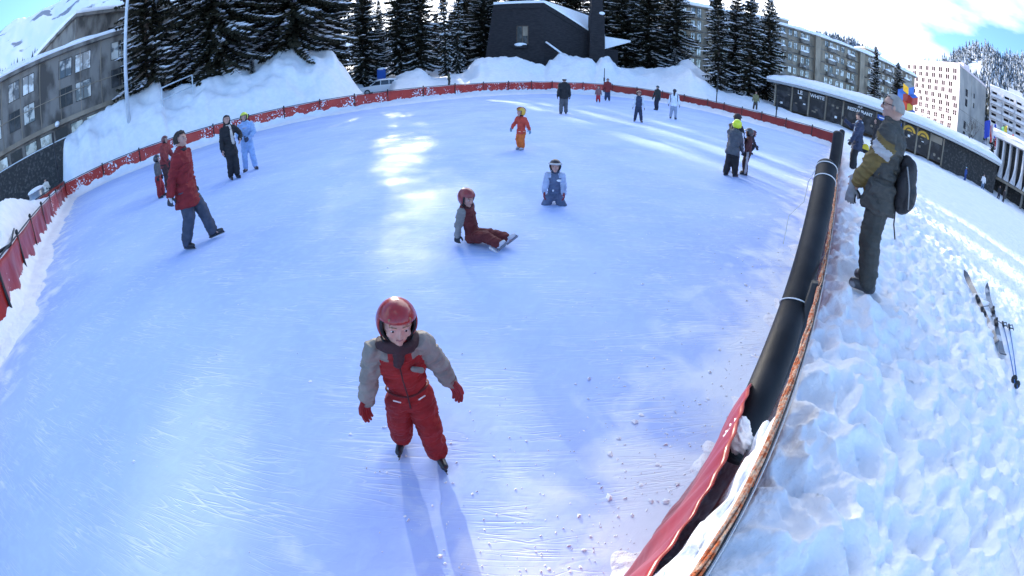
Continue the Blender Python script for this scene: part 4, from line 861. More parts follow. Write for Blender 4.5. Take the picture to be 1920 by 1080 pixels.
def tree(label, az, D, k, s=1.0, sxy=1.0, group=None, z=None, rot=None):
    x, y = pol(az, D); g = gz(x, y) if z is None else z
    r = empty('spruce_tree', (x, y, g), (az * 7.3 + D) if rot is None else rot, label, 'tree', group); r.scale = (s * sxy, s * sxy, s)
    r.rotation_euler[0] = R_(1.6 * math.sin(az * 3.1)); r.rotation_euler[1] = R_(1.6 * math.cos(az * 5.3 + D))
    for nm, me in zip(('trunk', 'crown'), PROTO[k]): mobj(nm, me, r)
    return r
GT = 'snow-laden spruces round the rink'
LT = [('dark snowy spruce just right of the white mast', -47.9, 34.0, 1, 1.0, 1.05), ('big spruce rising from the left bank with branches hanging on the snow', -38.6, 36.8, 4, 1.1, 1.0), ('slim spruce close behind the white railing', -43.2, 43, 1, 1.0, .8),
 ('heavily snowed drooping spruce on the crest of the left bank', -28.6, 38.8, 4, 1.05, 1.15), ('spruce between the two big bank spruces', -33.2, 43, 0, 1.0, 1.1), ('spruce at the right shoulder of the big snow bank', -24.2, 47, 1, 1.1, 1.2),
 ('spruce left of the parked car', -23.4, 56, 0, .95, .85), ('spruce just left of the sun, behind the parked car', -19.25, 64, 0, 1.0, .88), ('bare-stemmed spruce directly under the sun', -16.9, 88, 2, .75, .8), ('tall spruce right of the parked car', -14.4, 64, 2, .95, .88),
 ('spruce above the walker behind the far fence', -11.9, 64, 2, 1.0, .86), ('thick spruce touching the left wall of the slate building', -3.75, 68, 0, 1.1, .92), ('spruce in the second row left of the sun', -19.0, 84, 0, 1.1, .8),
 ('spruce in the second row below the sun', -13.6, 82, 2, 1.1, 1.0), ('second-row spruce behind the left bank shoulder', -27.0, 60, 0, 1.2, 1.1), ('second-row spruce left of the slate building', -6.0, 83, 0, 1.2, .85),
 ('tall spruce behind the left end of the slate roof', -3.0, 79, 0, 1.2, 1.0), ('spruce behind the middle of the slate roof', .6, 80, 1, 1.4, 1.2), ('spruce behind the peak of the slate roof', 4.4, 78, 0, 1.15, 1.15), ('spruce seen over the falling slope of the slate roof', 8.0, 80, 0, 1.2, 1.2),
 ('tall spruce behind the slate tower', 11.6, 76, 0, 1.2, 1.2), ('dense spruce just right of the slate tower', 14.4, 68, 0, 1.1, 1.05), ('broad spruce in the middle of the dense group by the tower', 17.6, 68, 0, 1.12, 1.15), ('spruce at the right end of the dense group by the tower', 20.8, 69, 0, 1.05, 1.0),
 ('back spruce filling the dense group by the tower', 16.0, 80, 0, 1.3, 1.2), ('spruce behind the right of the dense group', 19.6, 84, 1, 1.25, 1.1),
 ('leftmost spruce of the right-hand group before the apartments', 26.9, 52, 3, .96, 1.1), ('second spruce of the right-hand group', 28.6, 56, 1, .85, .95), ('third and tallest spruce of the right-hand group', 30.6, 52.5, 3, 1.02, 1.15), ('rightmost spruce of the group beside the restaurant', 33.1, 55.5, 1, .88, .95),
 ('low spruce added to block low sun rays, far behind the parked car', -17.4, 78, 1, .62, 1.3), ('low broad spruce beside the trunk left of the walker', -12.3, 78, 1, .8, 1.0), ('thin spruce in the third row seen left of the sun', -23.5, 92, 0, 1.3, 1.0), ('thin spruce in the third row seen right of the sun', -9.9, 92, 3, .85, 1.7), ('third-row spruce peeping between the bank spruces', -30.5, 62, 0, 1.2, 1.2), ('far spruce filling the gap behind the left shoulder', -35.8, 58, 0, 1.1, 1.1), ('far spruce behind the walker', -4.4, 95, 1, 1.2, 1.0), ('first of two slender spruces shaped to let sun lanes through, left of the slate building', -8.5, 64, 3, 1.3, .48), ('second of two slender spruces shaped to let sun lanes through, next to the slate wall', -6.95, 66, 3, 1.3, .45), ('low distant spruce seen between the two slender ones', -7.7, 90, 3, .85, 1.9), ('low distant spruce beside the left wall of the slate building', -5.4, 90, 3, .85, 1.9), ('short spruce between the stems of the right-hand group', 31.8, 60, 3, .8, 1.2), ('narrow spruce standing before the apartment block over the pavilion', 47.8, 63, 3, .85, .8), ('wide spruce left of the cube sculpture', 51.1, 62, 1, .62, 1.05), ('small spruce at the foot of the white hotel', 65.5, 62, 3, .42, 1.2)]  # low under-sun spruce added to block rays; slender pair shaped for sun lanes
for l_, az, D, k, s, sx in LT: tree(l_, az, D, k, s, sx, GT)
tree('low snowed young spruce below the dense group', 20.9, 60, 3, .2, 1.6)
tree('low branchy sapling poking from the big left bank', -33.9, 34.2, 3, .09, 2.0)
# bare deciduous tree before the shaded grey side of the tower block
def bare_tree():
    x, y = pol(62.3, 115); r = empty('bare_tree', (x, y, gz(x, y)), label='leafless frosted tree before the shaded grey side of the tower block', cat='tree'); rs = random.Random(3); b = MB()
    def br(p, d, L, rad, lv):
        q = p + d * L; b.cyl(p, q, rad, rad * .6, 4 if lv else 7, cap=False)
        if lv < 5:
            for _ in range(3 if lv < 4 else 4): nd = (d + Vector((rs.uniform(-.6, .6), rs.uniform(-.6, .6), rs.uniform(-.2, .4)))).normalized(); br(p.lerp(q, rs.uniform(.55, 1)), nd, L * rs.uniform(.6, .8), rad * .55, lv + 1)
    br(Vector((0, 0, 0)), Vector((0, 0, 1)), 4.2, .22, 0); M['twig'] = mat('frosted_twig', (.16, .14, .12), .9); b.obj('branches', 'twig', r)
bare_tree()

# ------------------------------------------------------------------ mountains and the far forest
def rockf(thr, fs):
    def f(n, l, p):
        g = n.new('ShaderNodeNewGeometry'); t = g.outputs['Position']; sp = n.new('ShaderNodeSeparateXYZ'); l.new(g.outputs['Normal'], sp.inputs[0])
        m_ = n.new('ShaderNodeMapping'); m_.inputs['Scale'].default_value = (fs * 1.3, fs * 1.3, fs * 1.3); l.new(t, m_.inputs[0]); a = ntex(n, l, m_.outputs[0], 1, 10)
        k = math_(n, l, 'ADD', a, math_(n, l, 'MULTIPLY', sp.outputs[2], -.12)); k = ramp(n, l, k, [(thr, (0, 0, 0)), (thr + .03, (1, 1, 1))])
        mm = n.new('ShaderNodeMixRGB'); l.new(k, mm.inputs[0]); mm.inputs[1].default_value = (.82, .85, .9, 1); mm.inputs[2].default_value = (.24, .26, .32, 1); l.new(mm.outputs[0], p.inputs['Base Color'])
    return f
M['rock'] = add_mat(mat('snowy_rock', (.8, .8, .8), .9), rockf(.445, .007))
HILLS = {'left': [(-100, 17), (-78, 18.3), (-70, 19.6), (-66, 19.9), (-62, 20.6), (-57, 23), (-50, 24), (-40, 17), (-32, 9), (-25, 5)], 'right': [(25, 4), (33, 7.5), (38.5, 10.0), (42, 10.9), (44.7, 10.8), (48, 10.0), (51, 9.6), (55, 10.4), (58, 12.0), (61, 14.3), (64.3, 15.6), (67, 15.2), (70.3, 16.6), (76, 17), (90, 15), (105, 12)]}
def hill(name, tab, D0, D1, m, amp, seed):
    T = np.array(tab); az = np.linspace(T[0, 0], T[-1, 0], 420); u = np.linspace(0, 1.6, 90); A, U = np.meshgrid(az, u)
    Dd = D0 + (D1 - D0) * U; el = np.interp(A, T[:, 0], T[:, 1]); zc = D1 * np.tan(np.radians(el)); z0 = 18
    s = np.where(U < 1, U ** 1.25, 1 - (U - 1) * .8); x = Dd * np.sin(np.radians(A)); y = Dd * np.cos(np.radians(A))
    z = z0 + (zc - z0) * s + amp * fbm(x / (D1 * .18), y / (D1 * .18), 6, seed, .55) * np.minimum(1, U * 1.5) * (U < 1.02) - 12 * (U < .02)
    idx = np.arange(A.size).reshape(A.shape); q = np.stack([idx[:-1, :-1], idx[:-1, 1:], idx[1:, 1:], idx[1:, :-1]], -1).reshape(-1, 4)[:, ::-1]
    o = mobj(name, mesh(name, np.stack([x, y, z], -1).reshape(-1, 3), q, m, smooth=True)); tag(o, kind='structure')
    def zf(a_, u_): return z0 + (np.interp(a_, T[:, 0], T[:, 1]) * 0 + D1 * np.tan(np.radians(np.interp(a_, T[:, 0], T[:, 1]))) - z0) * u_ ** 1.25 + amp * fbm((D0 + (D1 - D0) * u_) * np.sin(np.radians(a_)) / (D1 * .18), (D0 + (D1 - D0) * u_) * np.cos(np.radians(a_)) / (D1 * .18), 6, seed, .55) * np.minimum(1, u_ * 1.5)
    return zf
zl = hill('mountain', HILLS['left'], 500, 1700, 'rock', 75, 3)
zr = hill('forested_hill', HILLS['right'], 230, 640, 'snow_far', 12, 9)
def forest(name, n, az0, az1, D0, D1, zf, h0, h1, mt, seed, label, keep=None, ub=1.0):
    rs = np.random.RandomState(seed); V = []; F = []; c = 0; made = 0
    while made < n:
        a = rs.uniform(az0, az1); u = rs.rand() ** .75 * ub; 
        if keep and not keep(a, u, rs): continue
        D = D0 + (D1 - D0) * u; x, y = pol(a, D); z = float(zf(np.array([a]), np.array([u]))[0]); H = rs.uniform(h0, h1); Rr = H * rs.uniform(.14, .22)
        for t0, t1, rr in ((.08, .45, 1), (.3, .7, .72), (.55, 1, .45)):
            k = 6; ph = rs.rand() * 6.28; ra = rs.uniform(.6, 1.25, k)
            V.extend([(x + Rr * rr * ra[i] * math.cos(ph + 6.283 * i / k), y + Rr * rr * ra[i] * math.sin(ph + 6.283 * i / k), z + H * (t0 - .04 * ra[i])) for i in range(k)] + [(x, y, z + H * t1)])
            F.extend([(c + i, c + (i + 1) % k, c + k) for i in range(k)]); c += k + 1
        made += 1
    o = mobj(name, mesh(name, V, F, mt)); tag(o, label, 'forest', kind='stuff')
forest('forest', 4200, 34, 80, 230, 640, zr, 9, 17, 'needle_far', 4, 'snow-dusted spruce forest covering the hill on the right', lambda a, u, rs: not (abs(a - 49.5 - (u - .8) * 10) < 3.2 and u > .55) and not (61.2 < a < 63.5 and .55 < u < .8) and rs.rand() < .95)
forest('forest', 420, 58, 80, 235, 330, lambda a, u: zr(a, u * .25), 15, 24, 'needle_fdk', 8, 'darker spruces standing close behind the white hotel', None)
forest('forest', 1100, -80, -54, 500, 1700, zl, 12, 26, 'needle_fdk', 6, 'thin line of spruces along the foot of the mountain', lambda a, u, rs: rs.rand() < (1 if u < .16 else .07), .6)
# ------------------------------------------------------------------ people
SK = mat('skin', (.46, .27, .20), .55, col2=(.52, .31, .23), nscale=8)
SKC = mat('skin_child', (.50, .30, .23), .5, col2=(.56, .29, .22), nscale=10)
EYE = mat('eye', (.015, .012, .01), .2); LIP = mat('lip', (.38, .17, .15), .5); EYW = mat('eye_white', (.6, .58, .56), .3)
_cm = {}
def cloth(c, rough=.8, sheen=0):
    k = (c, rough)
    if k not in _cm:
        c2 = tuple(min(1, v * 1.25 + .003) for v in c); _cm[k] = mat('cloth', c, rough, col2=c2, nscale=9, bump=.85, bscale=13, bdist=.028, detail=5)
    return _cm[k]
RED, DKRED, GREY, BLACK, NAVY, JEANS = (.27, .010, .009), (.11, .014, .012), (.22, .20, .17), (.012, .012, .014), (.03, .035, .06), (.045, .055, .08)
WHITE = (.72, .74, .78); GL = (.01, .01, .012)
def realise(mb, vox, smooth=4, wr=0, H=1.7, seed=0, facs=(.09, .09, .055)):
    me = mesh('t', mb.V, mb.F, 'snow'); o = mobj('t', me); md = o.modifiers.new('r', 'REMESH'); md.mode = 'VOXEL'; md.voxel_size = vox; md.use_smooth_shade = True
    sm = o.modifiers.new('s', 'SMOOTH'); sm.factor = .5; sm.iterations = smooth
    bpy.context.view_layer.update(); r = bpy.data.meshes.new_from_object(o.evaluated_get(bpy.context.evaluated_depsgraph_get()))
    bpy.data.objects.remove(o); bpy.data.meshes.remove(me); r.materials.clear()
    n = len(r.vertices); co = np.empty(n * 3); r.vertices.foreach_get('co', co); co = co.reshape(-1, 3)
    if wr:
        nn = np.empty(n * 3); r.vertices.foreach_get('normal', nn); nn = nn.reshape(-1, 3)
        q = co / (np.array(facs) * H); d = n3(q + .6 * np.sin(q[:, [1, 2, 0]] * 1.3), seed) + .5 * n3(q * 2.1, seed + 5); ridge = 1 - np.abs(n3(q * .8 + .4 * np.sin(q[:, [2, 0, 1]]), seed + 9)) * 6
        co = co + nn * (d * wr + np.clip(ridge, -.6, 1) * wr * .7)[:, None]; r.vertices.foreach_set('co', co.ravel())
    r.polygons.foreach_set('use_smooth', np.ones(len(r.polygons), bool)); r.update(); return r
def put(me, name, mats, parent, pick=None):
    me.name = name
    for m in mats: me.materials.append(m)
    if pick:
        n = len(me.polygons); c = np.empty(n * 3); me.polygons.foreach_get('center', c); me.polygons.foreach_set('material_index', np.array([pick(p) for p in c.reshape(-1, 3)], np.int32))
    return mobj(name, me, parent)
def ik(a, t, l1, l2, hint):
    a, t = Vector(a), Vector(t); d = t - a; L = d.length; mxl = (l1 + l2) * .998
    if L > mxl: t = a + d * (mxl / L); L = mxl; d = t - a
    L = max(L, abs(l1 - l2) + 1e-3); x = (l1 * l1 - l2 * l2 + L * L) / (2 * L); h = math.sqrt(max(l1 * l1 - x * x, 0)); dn = d.normalized(); hv = Vector(hint); hv = (hv - dn * hv.dot(dn))
    if hv.length < 1e-4: hv = dn.orthogonal()
    return a + dn * x + hv.normalized() * h, t
def segd(p, a, b):
    ab = b - a; t = max(0, min(1, (p - a).dot(ab) / max(ab.length_squared, 1e-9))); return (p - a - ab * t).length
def hand_mb(b, wrist, d, palm, side, H, r=1.0, curl=.35, spread=.12, sc=1.0):
    """palm, four unequal bent fingers and a thumb; side=+1 right hand"""
    d = Vector(d).normalized(); n = Vector(palm); n = (n - d * n.dot(d)).normalized(); s = d.cross(n).normalized() * side; u = .0062 * H * r * sc; L = .052 * H * sc
    for k, q in enumerate((-1, -.33, .33, 1)): b.cap(wrist + d * L * .12 + s * q * L * .26, wrist + d * L + s * q * L * .40, u * 1.35, u * 1.15, 8)
    b.cap(wrist - d * L * .3, wrist + d * L * .4, u * 2.0, u * 2.0, 8)
    for k, q in enumerate((-1, -.34, .34, 1)):
        ln = L * (.72, .9, .95, .82)[k] if side else L; p = wrist + d * L + s * q * L * .40; a = curl * (1 + .25 * (k - 1.5) * .4)
        for j, fr in enumerate((.42, .32, .26)):
            dd = (d * math.cos(a) + n * math.sin(a) + s * q * spread).normalized(); p2 = p + dd * ln * fr; b.cap(p, p2, u * (1 - .1 * j), u * (.92 - .1 * j), 8); p = p2; a += curl * .9
    p = wrist + d * L * .2 + s * L * .45; t1 = p + (s * .75 + d * .6 + n * .25).normalized() * L * .5; t2 = t1 + (d * .9 + s * .25 + n * .35).normalized() * L * .42
    b.cap(p, t1, u * 1.25, u * 1.1, 8); b.cap(t1, t2, u * 1.1, u * .9, 8)
def shell(R, keep, nu=36, nv=26):
    V = []; F = []; idx = {}
    for j in range(nv + 1):
        for i in range(nu): th = math.pi * j / nv; ph = 2 * math.pi * i / nu; V.append(Vector((R[0] * math.sin(th) * math.cos(ph), R[1] * math.sin(th) * math.sin(ph), R[2] * math.cos(th))))
    for j in range(nv):
        for i in range(nu):
            q = (j * nu + i, (j + 1) * nu + i, (j + 1) * nu + (i + 1) % nu, j * nu + (i + 1) % nu); c = sum((V[k] for k in q), Vector()) / 4
            if keep(c): F.append(q)
    return V, F
def person(label, cat, x, y, az, H=1.75, z=None, hr=.133, legf=.50, bulk=1.0, pel=(0, 0, 0), lean=(0, 0), feet=((.09, 0, 0, 0), (-.09, 0, 0, 0)), knee=None, hands=((.2, .06, .46), (-.2, .06, .46)),
           elbow=((.3, -1, 0), (-.3, -1, 0)), palms=None, top=RED, pants=BLACK, toppick=None, topm=None, pantm=None, pantpick=None, glove=GL, shoe=BLACK, blade=True, head=None, headc=None, hair=(.03, .02, .015), hyaw=0, hpitch=0, hem=.10,
           child=False, vox=.012, seed=1, collar=True, extras=None, name='person', long_hair=False, group=None, curl=.35, gl2=None, cuffr=1.0, hroll=0):
    zg = gz(x, y) if z is None else z; root = empty('person', (x, y, zg), -R_(az), label, cat, group)
    lift = .028 if blade else 0; hh = hr * H; nk = (.04 if not child else .018) * H; hip = legf * H; leg = hip - .045 * H
    P0 = Vector((pel[0] * H, pel[1] * H, hip + pel[2] * H + lift)); tl = H - hip - hh - nk - (.0); dr = Vector((lean[0], lean[1], 1)).normalized(); NB = P0 + dr * tl
    rt = Vector((1, 0, 0)) - dr * dr.x; rt.normalize(); sw = (.108 if not child else .105) * H * (bulk * .3 + .7); hw = .05 * H
    SH = [NB + rt * s * sw - dr * .028 * H for s in (1, -1)]; HP = [P0 + rt * s * hw for s in (1, -1)]
    l1 = leg / 2; FT = []; KN = []
    for i in (0, 1):
        fx, fy, fz, fyaw = feet[i][:4]; t = Vector((fx * H, fy * H, fz * H + .045 * H + lift)); kh = (0, 1, .1) if knee is None else knee[i]; k, a = ik(HP[i], t, l1 * 1.02, l1 * 1.02, kh); KN.append(k); FT.append(a)
    ua, fa = (.168 * H, .148 * H) if not child else (.15 * H, .128 * H); EL = []; WR = []
    for i in (0, 1): e, w_ = ik(SH[i], Vector(hands[i]) * H, ua, fa, elbow[i]); EL.append(e); WR.append(w_)
    hm = Matrix.Rotation(R_(-hyaw), 3, 'Z') @ Matrix.Rotation(R_(-hpitch), 3, 'X') @ Matrix.Rotation(R_(hroll), 3, 'Y')
    HC = NB + dr * nk + dr * .08 * hh + hm @ Vector((0, .08 * hh, .46 * hh)); hp = lambda a, b, c: HC + hm @ (Vector((a, b, c)) * hh)
    bk = bulk; sk = SKC if child else SK
    # body: one continuous skin, clothes go over it
    b = MB(); R0 = .030 * H
    b.cap(P0, NB, .055 * H, .052 * H); b.cap(SH[0], SH[1], .03 * H); b.cap(NB - dr * .02 * H, hp(0, -.08, -.3), .033 * H * (1.25 if child else 1), .033 * H * (1.2 if child else 1))
    for i in (0, 1):
        b.cap(HP[i], KN[i], .045 * H, .032 * H); b.cap(KN[i], FT[i], .031 * H, .02 * H); b.cap(SH[i], EL[i], .027 * H, .022 * H); b.cap(EL[i], WR[i], .021 * H, .016 * H)
        b.cap(FT[i], FT[i] + Vector((0, .05 * H, -.02 * H)), .018 * H, .014 * H)
    b.blob(hp(0, 0, .06), (.385 * hh, .455 * hh, .44 * hh), hm); b.blob(hp(0, .12, -.24), (.27 * hh, .31 * hh, .26 * hh), hm); b.blob(hp(0, .36, -.40), (.10 * hh, .09 * hh, .08 * hh), hm)
    b.cap(hp(0, .455, .06), hp(0, .53, -.11), .035 * hh, .058 * hh, 8); b.cap(hp(-.04, .49, -.13), hp(.04, .49, -.13), .04 * hh, None, 8)
    b.cap(hp(-.16, .40, .10), hp(.16, .40, .10), .055 * hh, None, 8)
    for s in (-1, 1): b.blob(hp(s * .39, -.02, -.02), (.04 * hh, .085 * hh, .13 * hh), hm, 8, 6); b.blob(hp(s * .2, .3, -.12), (.12 * hh, .12 * hh, .1 * hh), hm, 8, 6)
    palms = palms or ((-1, 0, 0), (1, 0, 0))
    if glove is None:
        for i in (0, 1): hand_mb(b, WR[i], (WR[i] - EL[i]), palms[i], 1 if i == 0 else -1, H, 1, curl)
    vb = min(vox, .009 * H) if glove is not None else min(vox, .0048 * H)
    body = put(realise(b, max(vb * .8, .0045 * H if glove is None else .006 * H), 2), 'body', [sk], root)
    for s in (-1, 1):
        e = MB(); e.blob(hp(s * .165, .405, .02), (.052 * hh, .03 * hh, .022 * hh), hm, 10, 6); ew = e.obj('eye', EYW, body, True)
        e = MB(); e.blob(hp(s * .165, .432, .02), (.030 * hh, .016 * hh, .028 * hh), hm, 8, 6); e.obj('iris', EYE, body, True)
        e = MB(); e.cap(hp(s * .08, .455, .125), hp(s * .25, .40, .135), .013 * hh, .009 * hh, 6); e.obj('eyebrow', cloth(hair), body, True)
    e = MB(); e.cap(hp(-.07, .425, -.245), hp(.07, .425, -.245), .018 * hh, None, 6); e.blob(hp(0, .43, -.255), (.05 * hh, .025 * hh, .03 * hh), hm, 8, 6); e.obj('mouth', LIP, body, True)
    # jacket
    j = MB(); cz = P0 + dr * tl * .72; T = Matrix.Rotation(math.atan2(lean[0], 1), 3, 'Y') @ Matrix.Rotation(-math.atan2(lean[1], 1), 3, 'X')
    j.blob(cz, (.118 * H * bk, .078 * H * bk, .15 * H), T, 18, 12); j.blob(P0 + dr * tl * .4, (.098 * H * bk, .072 * H * bk, .14 * H), T, 18, 12); j.blob(P0 + dr * tl * .03 - dr * (hem - .10) * H * .5, (.100 * H * bk, .078 * H * bk, (hem + .02) * H), T, 18, 12)
    j.cap(SH[0] - rt * .01 * H, SH[1] + rt * .01 * H, .042 * H * bk); j.cap(NB - dr * .06 * H, NB + dr * .0 * H, .062 * H, .045 * H)
    for i in (0, 1): aw = 1.12 if child else 1.04; j.cap(SH[i], EL[i], .045 * H * bk * aw, .039 * H * bk * aw); j.cap(EL[i], WR[i], .039 * H * bk * aw, .033 * H * bk * cuffr * aw)
    if collar: j.cyl(NB - dr * .02 * H, NB + dr * (nk + .14 * hh), .052 * H * (1.15 if child else 1), .050 * H * (1.12 if child else 1), 16)
    if hem > .05:
        a_ = P0 + dr * .06 * H; c_ = P0 - dr * (hem * 1.0) * H * .9; V_ = []
        for q_ in range(7):
            p_ = a_.lerp(c_, q_ / 6)
            for i in range(18): an = 6.28318 * i / 18; V_.append(p_ + T @ Vector((math.cos(an) * (.106 + (.024 if hem > .12 else .010) * q_ / 6) * H * bk, math.sin(an) * (.082 + (.030 if hem > .12 else .010) * q_ / 6) * H * bk, 0)))
        j.add(V_, [(q_ * 18 + i, q_ * 18 + (i + 1) % 18, (q_ + 1) * 18 + (i + 1) % 18, (q_ + 1) * 18 + i) for q_ in range(6) for i in range(18)] + [tuple(range(18))[::-1], tuple(range(108, 126))])
    jm = realise(j, vox, 3, .011 * H, H, seed); info = dict(NB=NB, P0=P0, SH=SH, EL=EL, WR=WR, FT=FT, KN=KN, HC=HC, H=H, dr=dr, rt=rt, hp=hp, hh=hh, hm=hm, root=root, tl=tl)
    mats = [cloth(top)] + [cloth(c) for c in (topm or [])]
    put(jm, 'jacket', mats, root, (lambda p: toppick(Vector(p), info)) if toppick else None)
    # trousers
    t = MB(); t.blob(P0 - dr * .0 * H, (.094 * H * bk, .075 * H * bk, .085 * H), T, 16, 10); t.cap(P0 + dr * .04 * H - rt * .03 * H, P0 + dr * .04 * H + rt * .03 * H, .06 * H * bk)
    for i in (0, 1): lw = 1.17 if child else 1.04; t.cap(HP[i], KN[i], .060 * H * bk * lw, .054 * H * bk * lw); t.cap(KN[i], FT[i] + (KN[i] - FT[i]).normalized() * .02 * H, .053 * H * bk * lw, .047 * H * bk * lw)
    put(realise(t, vox, 3, (.010 if H < 1.3 else .0055) * H, H, seed + 3), 'trousers', [cloth(pants)] + [cloth(c) for c in (pantm or [])], root, (lambda p: pantpick(Vector(p), info)) if pantpick else None)
    # boots and blades
    for i in (0, 1):
        yw = R_(feet[i][3]); fd = Vector((math.sin(yw), math.cos(yw), 0)); pit = feet[i][4] if len(feet[i]) > 4 else 0; fd = (fd + Vector((0, 0, pit))).normalized(); upv = (Vector((0, 0, 1)) - fd * fd.z).normalized(); A = FT[i]
        k = 1.12 if child else 1; s = MB(); s.cap(A + upv * .03 * H, A - upv * .02 * H - fd * .01 * H, .031 * H * k, .032 * H * k); s.cap(A - fd * .03 * H * k - upv * .018 * H, A + fd * .085 * H * k - upv * .026 * H, .026 * H * k, .021 * H * k)
        bt = put(realise(s, min(vox, .01 * H), 2), 'boot', [mat('boot', shoe, .3, coat=.2) if shoe not in _cm else _cm[shoe]], root)
        if blade:
            q = MB(); sdv = fd.cross(upv).normalized(); lo = A - upv * (.045 * H + lift); hi_ = A - upv * (.045 * H + .002); w2 = .0022 * H; V = []
            for sgn in (-1, 1):
                for pt in (lo - fd * .045 * H * k, lo + fd * .10 * H * k, lo + fd * .118 * H * k + upv * .012, hi_ + fd * .09 * H * k, hi_ - fd * .04 * H * k): V.append(pt + sdv * w2 * sgn)
            q.add(V, [(0, 1, 2, 3, 4), (9, 8, 7, 6, 5)] + [(a_, (a_ + 1) % 5, 5 + (a_ + 1) % 5, 5 + a_)[::-1] for a_ in range(5)]); q.obj('skate_blade', 'grey_metal', bt)
            q = MB(); q.cap(hi_ - fd * .05 * H * k, hi_ + fd * .10 * H * k, .009 * H * k, .008 * H * k, 6); q.obj('sole', cloth(shoe if shoe[0] < .3 else (.2, .2, .2)), bt)
    if glove is not None:
        for i in (0, 1):
            g = MB(); d = WR[i] - EL[i]; hand_mb(g, WR[i], d, palms[i], 1 if i == 0 else -1, H, 1.45 if child else 1.3, curl, sc=1.25 if child else 1.05); g.cap(WR[i] - d.normalized() * .035 * H, WR[i], .030 * H * bk, .024 * H * bk)
            put(realise(g, max(.0035 * H, vox * .45), 1), 'glove', [cloth(gl2 if (gl2 and i == 1) else glove, .6)], root)
    # headgear and hair
    def shellobj(nm, R, keep, m, c=(0, 0, .06), th=.02, par=None, noise=0):
        V, F = shell([r * hh for r in R], keep)
        if noise: V = [v * (1 + noise * float(n3(np.array([v[:]]) / (.18 * hh), seed)[0])) for v in V]
        V = [hm @ v + hp(*c) for v in V]; b_ = MB(); b_.add(V, F); o = b_.obj(nm, m, par or root, True); md = o.modifiers.new('t', 'SOLIDIFY'); md.thickness = th * hh; md.offset = 0; return o
    if head in (None, 'hair', 'long'):
        o = shellobj('hair', (.44, .51, .50), lambda c: c.z > (.16 if c.y > .12 * hh else -.25) * hh and not (c.y > .2 * hh and c.z < .26 * hh), cloth(hair), noise=.25, th=.06)
        if head == 'long': h_ = MB(); h_.cap(hp(0, -.25, .1), hp(0, -.38, -.75), .36 * hh, .22 * hh); h_.cap(hp(.3, -.1, .1), hp(.3, -.05, -.6), .17 * hh, .14 * hh); h_.cap(hp(-.3, -.1, .1), hp(-.3, -.05, -.6), .17 * hh, .14 * hh); put(realise(h_, .02 * H * .6, 2, .004 * H, H, 3), 'long_hair', [cloth(hair)], o)
    elif head == 'close':
        shellobj('hair', (.405, .475, .465), lambda c: c.z > (.2 if c.y > .1 * hh else -.18) * hh and not (c.y > .2 * hh and c.z < .3 * hh), cloth(hair), th=.02)
    elif head == 'beanie':
        shellobj('hair', (.42, .49, .44), lambda c: c.z > -.3 * hh and c.y < .05 * hh, cloth(hair), th=.05)
        o = shellobj('beanie', (.46, .53, .52), lambda c: c.z > .1 * hh, cloth(headc), th=.05); r_ = MB(); P = [hp(.465 * math.cos(a), .535 * math.sin(a), .16) for a in np.linspace(0, 6.283, 22)]; r_.tube(P, .06 * hh, 6, cap=False); r_.obj('brim', cloth(headc), o, True)
    elif head in ('helmet', 'ski_helmet'):
        hc = mat('helmet_shell', headc, .28, coat=.5) if head == 'helmet' else mat('helmet_shell', headc, .35, coat=.3)
        face = lambda c: c.y > .16 * hh and c.z < .21 * hh
        o = shellobj('helmet', (.50, .57, .56), lambda c: not face(c) and c.z > -.42 * hh and not (c.y > -.1 * hh and c.z < -.34 * hh), hc, th=.05)
        shellobj('lining', (.47, .54, .53), lambda c: not (c.y > .24 * hh and c.z < .19 * hh) and c.z > -.50 * hh, cloth(BLACK), th=.05, par=o)
        st = MB(); st.tube([hp(.42, .1, -.3), hp(.3, .3, -.48), hp(0, .40, -.55), hp(-.3, .3, -.48), hp(-.42, .1, -.3)], .03 * hh, 6); st.obj('chin_strap', cloth(BLACK), o, True)
        fr = MB()
        for q in range(7): fr.cap(hp(-.24 + .08 * q, .40, .34), hp(-.26 + .085 * q, .455, .22 + .02 * (q % 3)), .045 * hh, .02 * hh, 6)
        fr.obj('fringe', cloth(hair), body, True)
        if head == 'ski_helmet': gg = MB(); gg.tube([hp(.55 * math.sin(a), .64 * math.cos(a), .26) for a in np.linspace(-1.2, 1.2, 14)], .085 * hh, 8); gg.obj('goggles', mat('goggle', (.5, .5, .5) if extras is None or 'goggle' not in extras else extras['goggle'], .2), o, True)
    return info
def near_arm(p, I, i, r): return min(segd(p, I['SH'][i], I['EL'][i]), segd(p, I['EL'][i], I['WR'][i])) < r * I['H']
def arms(p, I): # true where the point belongs to a sleeve rather than the trunk
    da = min(min(segd(p, I['SH'][i], I['EL'][i]), segd(p, I['EL'][i], I['WR'][i])) for i in (0, 1)); dt = segd(p, I['P0'] - I['dr'] * .1 * I['H'], I['NB']); return da / .046 < dt / .098
def yoke(p, I): return 1 if (arms(p, I) or ((p - I['NB']).dot(I['dr']) > -.055 * I['H'] and abs((p - I['P0']).dot(I['rt'])) > .055 * I['H'])) else 0
def part(nm, mb, m, I, vox=None, wr=0, par=None):
    if vox: return put(realise(mb, vox, 2, wr, I['H'], 7), nm, [m], par or I['root'])
    return mb.obj(nm, m, par or I['root'], True)
